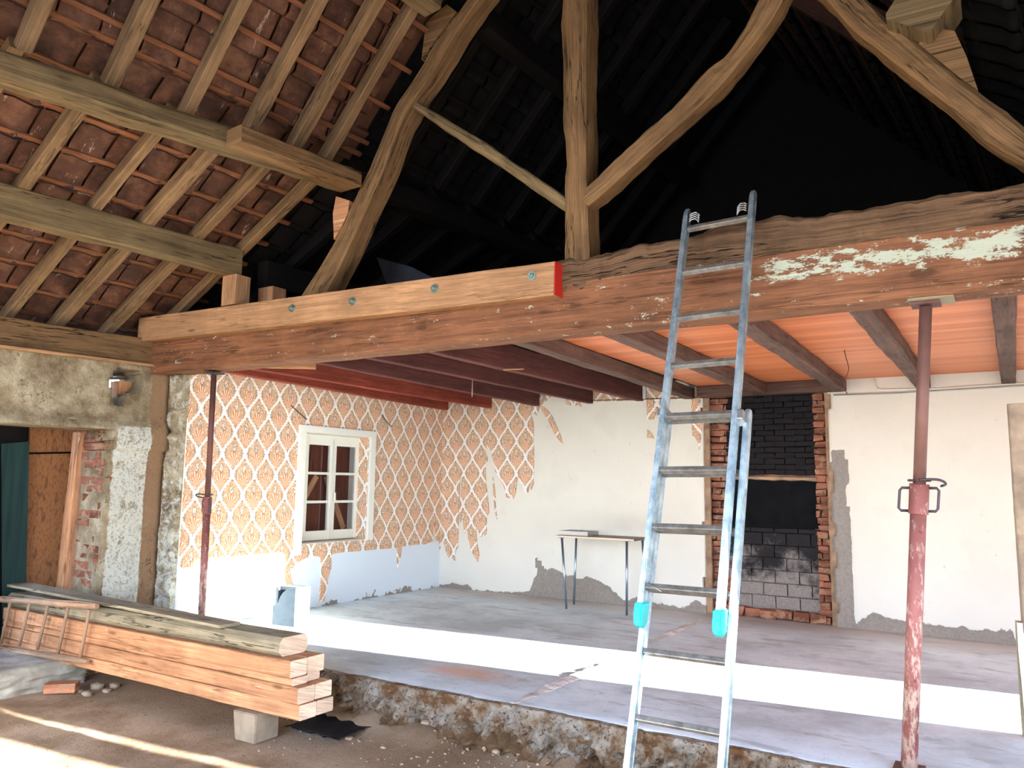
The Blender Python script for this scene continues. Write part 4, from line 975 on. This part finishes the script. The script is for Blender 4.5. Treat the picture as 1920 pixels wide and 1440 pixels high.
prop('steel_prop', -.285, -.458, 4.275, 1.33, 'thick red steel prop with white spatters under the brown beam, beside the ladder', .0285, .036, False, .052)
prop('steel_prop', -5.712, -5.672, 4.275, 1.16, 'slim rusty steel prop in front of the papered wall', .0235, .030, True, .022)
bm = bmesh.new(); add_box(bm, (-.26, 4.25, 2.221), .20, .15, .012, jit=.006); o = obj('packing_board', bm, M_['grey_w']); tag(o, 'thin splintered packing piece between the thick red prop and the beam', 'packing')

# --- extension ladder
P0 = V((-1.408, 4.037, 2.707)); dR = V((.001, .087, .266)); WL = V((.34, -.013, .003))
ld = empty('extension_ladder', V((-1.24, 3.05, G)), 'tall aluminium extension ladder with teal feet caps leaning on the brown beam', 'ladder')
du = dR.normalized(); wu = WL.normalized(); nu_ = wu.cross(du).normalized()    # nu_ points away from the camera or to it
if nu_.y > 0: nu_ = -nu_                                                      # towards the room of the viewer
def rail(name, A, B_, mat, th=.024, dp=.062, topround=True):
    """C-section rail: web and two flanges"""
    L = (B_-A).length; bm = bmesh.new(); R = Matrix((wu, nu_, du)).transposed()
    def prism(pts):                 # outline in (n, d) extruded across w
        a = [bm.verts.new(A+wu*(-th/2)+nu_*p[0]+du*p[1]) for p in pts]; b = [bm.verts.new(A+wu*(th/2)+nu_*p[0]+du*p[1]) for p in pts]
        bm.faces.new(a); bm.faces.new(b[::-1])
        for k in range(len(pts)): bm.faces.new((a[k], b[k], b[(k+1) % len(pts)], a[(k+1) % len(pts)]))
    h = dp/2
    if topround: out = [(-h, 0), (h, 0), (h, L-.07), (h*.8, L-.03), (h*.3, L-.004), (-h*.4, L), (-h*.9, L-.015), (-h, L-.05)]
    else: out = [(-h, 0), (h, 0), (h, L), (-h, L)]
    prism(out); bmesh.ops.recalc_face_normals(bm, faces=bm.faces)
    bmesh.ops.bevel(bm, geom=[e for e in bm.edges], offset=.004, segments=2, affect='EDGES')
    # outer ribs along the rail
    for s in (-.32, .32):
        for q in (-1, 1): add_box(bm, A+du*(L*.5)+nu_*(dp*s)+wu*(q*th/2), .003, .007, L-.12, rot=R)
    return obj(name, bm, mat, ld)
def rung(A, B_, k, parent=None):
    bm = bmesh.new(); R = Matrix((wu, nu_, du)).transposed(); c = (A+B_)/2; L = (B_-A).length
    add_box(bm, c, L, .030, .026, rot=R @ Matrix.Rotation(math.radians(18), 3, 'X'), bev=.004)
    for s in (-.009, 0, .009): add_box(bm, c+nu_*s*1.0+du*.0135, L, .003, .003, rot=R @ Matrix.Rotation(math.radians(18), 3, 'X'))
    return obj('rung', bm, M_['rung'], ld)
# upper section (towards the camera side)
bot = 8.42
ra = P0+dR*.62-wu*.012; rbm = P0-dR*7.55-wu*.012
rail('rail', rbm, P0+dR*.50-wu*.012, M_['alu']); rail('rail', rbm+WL+wu*.024, P0+dR*.62+WL+wu*.012, M_['alu'])
for k in range(8): rung(P0-dR*k, P0-dR*k+WL, k)
for A in (rbm, rbm+WL+wu*.024):
    bm = bmesh.new(); R = Matrix((wu, nu_, du)).transposed()
    c = A-du*.0
    pts = [(-.040, .10), (.038, .075), (.040, .02), (.022, -.022), (-.012, -.030), (-.040, .0)]
    a = [bm.verts.new(c+wu*-.021+nu_*p[0]+du*p[1]) for p in pts]; b = [bm.verts.new(c+wu*.021+nu_*p[0]+du*p[1]) for p in pts]
    bm.faces.new(a); bm.faces.new(b[::-1])
    for k in range(6): bm.faces.new((a[k], b[k], b[(k+1) % 6], a[(k+1) % 6]))
    bmesh.ops.recalc_face_normals(bm, faces=bm.faces); bmesh.ops.bevel(bm, geom=list(bm.edges), offset=.006, segments=2, affect='EDGES')
    o = obj('foot_cap', bm, M_['teal'], ld); tag(o, 'teal plastic end cap')
# lower section behind it, wider
off = -nu_*.066
wo = V((.405, -.0155, .0035))
LA = P0-wu*.018+off
zt_ = lambda k: LA-dR*k
kf = (P0.z+off.z-G)/dR.z; ktop = 3.82
rail('rail', zt_(kf-.02), zt_(ktop), M_['alu']); rail('rail', zt_(kf-.02)+wo, zt_(ktop-.0)+wo, M_['alu'])
for k in range(8, 12):
    if k < kf-.3: rung(zt_(k-.02)+wu*.012, zt_(k-.02)+wo-wu*.012, k)
for k in range(4, 8): rung(zt_(k-.02)+wu*.012, zt_(k-.02)+wo-wu*.012, k)
# guide brackets and ribbed top grips
bm = bmesh.new(); R = Matrix((wu, nu_, du)).transposed(); add_box(bm, P0-dR*4.04+WL+wu*.022+off*.42, .058, .095, .050, rot=R, bev=.004); obj('guide_bracket', bm, M_['tin'], ld)
bm = bmesh.new(); add_box(bm, zt_(3.93)+wu*.0+off*-.5, .05, .10, .045, rot=R, bev=.004); obj('guide_bracket', bm, M_['tin'], ld)
for A in (P0+wu*.012, P0+WL-wu*.012):
    bm = bmesh.new(); s = 1 if A is not None and (A-P0).length < .1 else -1
    for k in range(4):
        c = A+dR*(.12+.05*k)+nu_*.02; pts = [c, c+wu*(s*.012)+du*.012, c+wu*(s*.034)+du*.014, c+wu*(s*.048)+du*.004-nu_*.008, c+wu*(s*.052)-du*.008-nu_*.01]
        add_tube(bm, pts, .0045, 6)
    o = obj('ribbed_grip', bm, M_['tin'], ld)
tube('safety_hook', [P0-dR*6.95+wu*.02+nu_*.03, P0-dR*7.08+wu*.09+nu_*.035], .003, M_['tin'], ld, 6)

# --- table with tray
A_ = onz(1062, 1142, 0); B_ = onz(1082, 1133, 0); C_ = onz(1198, 1150, 0)
zt = .755
tb = empty('folding_table', V(((A_.x+C_.x)/2, (A_.y+B_.y)/2, 0)), 'small narrow table with thin chromed legs standing by the back wall', 'table')
tops = [ony(1050, 1005, A_.y-.01), ony(1076, 1005, B_.y), ony(1192, 1013, C_.y-.05), None]
x0, x1 = ony(1045, 1000, A_.y).x, ony(1206, 1010, C_.y).x
x1 = max(x1, x0+.86); y0, y1 = A_.y-.03, min(YB-.12, A_.y+.36)
bm = bmesh.new(); add_box(bm, ((x0+x1)/2, (y0+y1)/2, zt), x1-x0, y1-y0, .022, bev=.002)
tp = obj('table_top', bm, M_['top_lam'], tb)
bm = bmesh.new(); add_box(bm, ((x0+x1)/2, y0-.001, zt-.001), x1-x0, .003, .018); obj('edge_band', bm, M_['beige_lam'], tp)
zb_ = zt-.012
for a, b in (((x0+.045, y0+.05), (A_.x, A_.y)), ((x0+.06, y1-.03), (B_.x-.02, y1-.03)), ((x1-.10, y0+.05), (x1-.10, y0+.04)), ((x1-.06, y1-.03), (x1-.0, y1-.02))):
    tube('leg', [V((*a, zb_)), V((*b, .002))], .0125, M_['chrome'], tb, 14)
    bm = bmesh.new(); add_tube(bm, [V((*a, zb_)), V((*a, zb_-.006))], .035, 14); obj('mounting_plate', bm, M_['tin'], tb)
tr = empty('tray', V((x0+.20, y0+.16, zt+.012)), 'shallow open tin tray on the small table', 'tray', rot=Matrix.Rotation(.05, 3, 'Z'))
bm = bmesh.new(); cx, cy, z_ = x0+.19, y0+.165, zt+.0125; lx, ly, h = .34, .26, .045
add_box(bm, (cx, cy, z_+.001), lx, ly, .002); obj('tray_bottom', bm, M_['tin'], tr)
bm = bmesh.new(); add_box(bm, (cx, cy-ly/2, z_+h/2), lx, .002, h); add_box(bm, (cx, cy+ly/2, z_+h/2), lx, .002, h); add_box(bm, (cx-lx/2, cy, z_+h/2), .002, ly, h); add_box(bm, (cx+lx/2, cy, z_+h/2), .002, ly, h)
obj('tray_rim', bm, M_['tin'], tr)
tube('tray_rod', [V((cx-.02, cy+.10, z_+.002)), V((cx-.02, cy+.10, z_+h+.01))], .004, M_['chrome'], tr, 8)

# --- timber stack
def stack_beam(xr, y0_, y1_, z0_, z1_, lab, xl=-7.20, c=.006, dz=0, mat='pine_o', cut=0):
    em = [M_[mat], M_['pine_end']]
    o = beam('stacked_timber', (xl, (y0_+y1_)/2, (z0_+z1_)/2+dz), (xr, (y0_+y1_)/2, (z0_+z1_)/2), y1_-y0_, z1_-z0_, em, c=c, rough=.003, seg=.12, capmat=1)
    tag(o, lab, 'timber', 'stack of reclaimed beams'); return o
Y_0, Y_1, Y_2 = 3.475, 3.615, 3.757
L = [('bottom layer', -3.65, -.120, -.034), ('second layer', -3.67, -.030, .063), ('third layer', -3.745, .112, .212)]
for nm, xr_, za, zb2 in L:
    stack_beam(xr_, Y_0, Y_1-.004, za, zb2, f'reclaimed orange beam in the {nm} of the stack, on the viewer side')
    stack_beam(xr_-.003, Y_1, Y_2, za, zb2, f'reclaimed orange beam in the {nm} of the stack, on the room side')
stack_beam(-3.73, Y_0+.006, Y_1-.01, .066, .110, 'thin packing beam between the second and third layers, viewer side', xl=-7.2)
stack_beam(-3.75, Y_1+.004, Y_2-.03, .066, .110, 'thin packing beam between the second and third layers, room side', xl=-7.2)
stack_beam(-3.87, Y_0+.02, Y_2-.03, .216, .330, 'thick round-edged beam on top of the timber stack', c=.028, mat='grey_w')
o = beam('loose_plank', (-7.2, 3.57, .392), (-4.42, 3.555, .345), .17, .022, M_['grey_w'], c=.003, rough=.003); tag(o, 'thin weathered plank lying on top of the timber stack', 'plank')
# support block, loose brick, dark sheet
def block(name, c, s, mat, rot, lab, cat, parts=None):
    o = box(name, c, s, mat, rot=rot, bev=.006, jit=.004); tag(o, lab, cat); return o
sb = onz(475, 1397, G); 
bm = bmesh.new(); R = Matrix.Rotation(.02, 3, 'Z'); v = add_box(bm, (0, 0, 0), .21, .19, .172, rot=R, bev=0)
for q in bm.verts:
    if q.co.x < 0 and q.co.z < 0: q.co.x += .03
bmesh.ops.bevel(bm, geom=list(bm.edges), offset=.006, segments=2, affect='EDGES')
o = obj('support_block', bm, M_['brown_blk'], None, Matrix.Translation((sb.x-.10, sb.y+.095, -.211))); tag(o, 'concrete block on the earth floor propping up the stack of timbers', 'block')
bk_ = onz(102, 1302, G)
o = box('loose_brick', (bk_.x, bk_.y+.05, G+.042), (.215, .105, .065), M_['orangebrick'], rot=Matrix.Rotation(.75, 3, 'Z'), bev=.006, jit=.006); tag(o, 'loose orange brick lying on the earth floor beside the threshold', 'brick')
bm = bmesh.new(); pts = []
grid = [[None]*9 for _ in range(13)]
for i in range(13):
    for j in range(9):
        x = -4.02+i*.040+.03*n3((j*.6, 2, 2)); y = 3.70+j*.042+.04*n3((i*.5, j*.5, 0)); z = G+.030+.022*abs(fr((x, y, 0), 6, 3))+.012*(j/8)
        grid[i][j] = bm.verts.new((x+.02*n3((j*.7, i, 2)), y, z))
for i in range(12):
    for j in range(8): bm.faces.new((grid[i][j], grid[i+1][j], grid[i+1][j+1], grid[i][j+1]))
bmesh.ops.solidify(bm, geom=list(bm.faces), thickness=.008)
o = obj('plastic_sheet', bm, M_['dark_pl'], smooth=True); tag(o, 'crumpled dark plastic sheet on the ground at the end of the timber stack', 'plastic sheet')
# hollow block behind
cb = empty('hollow_block', V((-5.55, 5.05, 0)), 'broken grey hollow block standing on the slab in front of the papered wall', 'block')
c0 = onz(546, 1176, 0); zc_ = ony(546, 1103, c0.y).z
bm = bmesh.new(); W_, Dp, H_ = .26, .20, zc_; R = Matrix.Rotation(.10, 3, 'Z'); cx, cy = c0.x-W_/2+.01, c0.y+Dp/2
tt = .03
def fb(pts, y, t):            # panel in XZ
    a = [bm.verts.new(V((cx, cy, 0))+R @ V((p[0], y, p[1]))) for p in pts]; b = [bm.verts.new(V((cx, cy, 0))+R @ V((p[0], y+t, p[1]))) for p in pts]
    bm.faces.new(a); bm.faces.new(b[::-1])
    for k in range(len(pts)): bm.faces.new((a[k], b[k], b[(k+1) % len(pts)], a[(k+1) % len(pts)]))
h = W_/2
fb([(-h, .0), (h, 0), (h, H_), (h-.09, H_-.005), (h-.15, H_-.05), (h-.18, H_-.09), (h-.20, H_-.14), (-h, H_-.17)], -Dp/2, tt)
fb([(-h+.0, 0), (h, 0), (h, H_), (-h, H_)], Dp/2-tt, tt)
for x in (-h+tt/2, h-tt/2): add_box(bm, V((cx, cy, H_/2 if x > 0 else (H_)/2-.0))+R @ V((x, 0, 0)), tt, Dp-2*tt, H_ if x > 0 else H_-.02, rot=R)
add_box(bm, V((cx, cy, H_-tt/2))+R @ V((0, tt*.6, 0)), W_-2*tt, Dp-2.4*tt, tt, rot=R); add_box(bm, V((cx, cy, tt/2)), W_-2*tt, Dp-2*tt, tt, rot=R)
bmesh.ops.recalc_face_normals(bm, faces=bm.faces); obj('block_shell', bm, M_['grey_blk'], cb)

# small wooden ladder lying on its side against the stack
wl_ = empty('wooden_ladder', V((-6.6, 3.40, -.1)), 'short old wooden ladder lying on its side against the timber stack', 'ladder')
yl = 3.425; q = lambda x, y: ony(x, y, yl)
a1, a2 = q(182, 1136), q(-30, 1121); b1, b2 = q(164, 1241), q(-30, 1211)
for A, Bx in ((a1, a2), (b1, b2)):
    bm = bmesh.new(); r_ = []
    o = beam('rail', A, Bx, .036, .045, M_['lad_w'], wl_, c=.013, rough=.006)
for (xt, yt), (xb2, yb) in (((20, 1127), (2, 1206)), ((56, 1131), (36, 1211)), ((90, 1135), (70, 1218)), ((128, 1138), (108, 1228)), ((168, 1143), (150, 1235))):
    tube('rung', [q(xt, yt), (q(xt, yt)+q(xb2, yb))/2, q(xb2, yb)], .0125, M_['lad_w'], wl_, 10)

# --- upright foam-faced panel at the room door
pz = ony(1885, 757, 5.13); 
o = grid_wall('upright_panel', (.035, 5.13, .55), (UX*.995+UY*.10).normalized(), Z, (-UY*.995+UX*.10).normalized(), .26, pz.z-.55, .015, M_['panel'],
              disp=lambda u, v, p: .022*fr((p.x*2.5, 0, p.z), 6, 3)+.012*math.sin(v*46)*max(0, 1-abs(v-.75)*1.5)*(1 if u < .1 else .2)+.01*n3(p, 22)+(.03 if v < .5 else 0), thick=.06)
up = o; tag(o, 'dusty wrinkled padded panel standing on end at the edge of the room', 'panel')
o = beam('panel_board', (.05, 5.135, .002), (.045, 5.135, .60), .07, .02, M_['white_p'], up, up=-UY, c=.003)
beam('panel_board', (.13, 5.20, 0.0), (.13, 5.20, .60), .26, .03, M_['grey_w'], up, up=-UY, c=.003)

# --- hanging wire, hook, attic sheet
p = onz(1583, 656, 2.36); o = tube('ceiling_wire', smooth_pts(resample([p, p+V((.01, 0, -.06)), p+V((.03, .0, -.15)), p+V((-.01, 0, -.25)), p+V((-.015, 0, -.30)), p+V((.01, 0, -.34))], 20), 1), .0035, M_['prop_dk'], n=6); tag(o, 'bent bare wire hanging from the orange ceiling', 'wire')
p = V((-4.065, 5.79, 2.243)); o = tube('hanging_cord', [p, p+V((0, 0, -.16))], .004, M_['web'], n=6); tag(o, 'short pale cord hanging from a maroon joist', 'cord')
a = onz(944, 693, 2.235); b = onz(982, 692, 2.235); o = beam('wood_scrap', a+V((0, 0, .001)), b+V((0, 0, .001)), .02, .012, M_['pine']); tag(o, 'small pale wood scrap nailed across two maroon joists', 'scrap')
a = ony(706, 482, 4.75); o = plate('blue_sheet', [ony(706, 482, 4.75), ony(722, 487, 4.75), ony(770, 500, 4.75), ony(850, 540, 4.75), ony(735, 560, 4.75)], UY, .02, M_['dark_pl']); tag(o, 'dark blue sheet standing on the attic boards behind the bolted beam', 'sheet')
# timber and gutter seen through the hole
c = onp(226, 745, Oq-E*.25, E); o = beam('outside_post', c+V((0, 0, -.6)), V((c.x, c.y, 2.16)), .13, .13, M_['pine_o'], up=E, c=.006); tag(o, 'brown squared post seen through the hole in the plaster wall', 'post')
c = onp(216, 712, Oq-E*.34, E); o = tube('gutter', [c-D*.4+V((0, 0, -.02)), c+D*.5+V((0, 0, .09))], .03, M_['tin'], n=12); tag(o, 'pale metal gutter seen through the hole in the plaster wall', 'gutter')

# rubble on the earth by the broken edge and sunlit doorway
rnd = random.Random(21)
ST = [(1072, 1402, .028), (1035, 1385, .018), (985, 1392, .020), (930, 1412, .016), (905, 1402, .022), (1115, 1405, .020), (860, 1378, .026), (720, 1388, .014), (655, 1372, .018), (800, 1365, .024), (1140, 1425, .022), (960, 1362, .024), (1048, 1362, .030), (1082, 1376, .024)]
for k, (x, y, r) in enumerate(ST):
    p = onz(x, y, G+.05); p.z = G+ge(0, 0, V((p.x, p.y, 0)))+r*.35
    red = k in (1, 5, 12, 13)
    o = rock('rubble_stone', p, r*1.25, M_['brick'] if red else M_['stone'], k+2, (1.2, .9, .7), sub=2)
    tag(o, ('red brick fragment' if red else 'pale rubble stone')+' lying on the earth along the foot of the broken slab edge', 'stone', 'brick fragments by the slab' if red else 'rubble stones by the slab')
for k, (x, y, r) in enumerate([(163, 1303, .03), (182, 1290, .04), (200, 1297, .025), (150, 1297, .02), (215, 1288, .03)]):
    p = onz(x, y, G); p.z = G+r*.3
    o = rock('rubble_stone', p, r, M_['stone'], k+40, (1.3, 1, .7), sub=2); tag(o, 'small stone on the earth beyond the loose orange brick', 'stone', 'stones behind the loose brick')
bm = bmesh.new()
for k in range(900):
    x = rnd.uniform(-4.4, 1.2); y = 4.12-abs(rnd.gauss(0, .30))-.02; r = rnd.uniform(.002, .008)
    if y < 2.9: continue
    z = G+ge(0, 0, V((x, y, 0)))+r*.4
    add_box(bm, (x, y, z), r*2, r*1.5, r*1.2, rot=Matrix.Rotation(rnd.uniform(0, 3), 3, 'Z'), jit=r*.3)
o = obj('gravel', bm, M_['stone']); tag(o, 'fine crumbled concrete along the foot of the slab', 'gravel', kind='stuff')
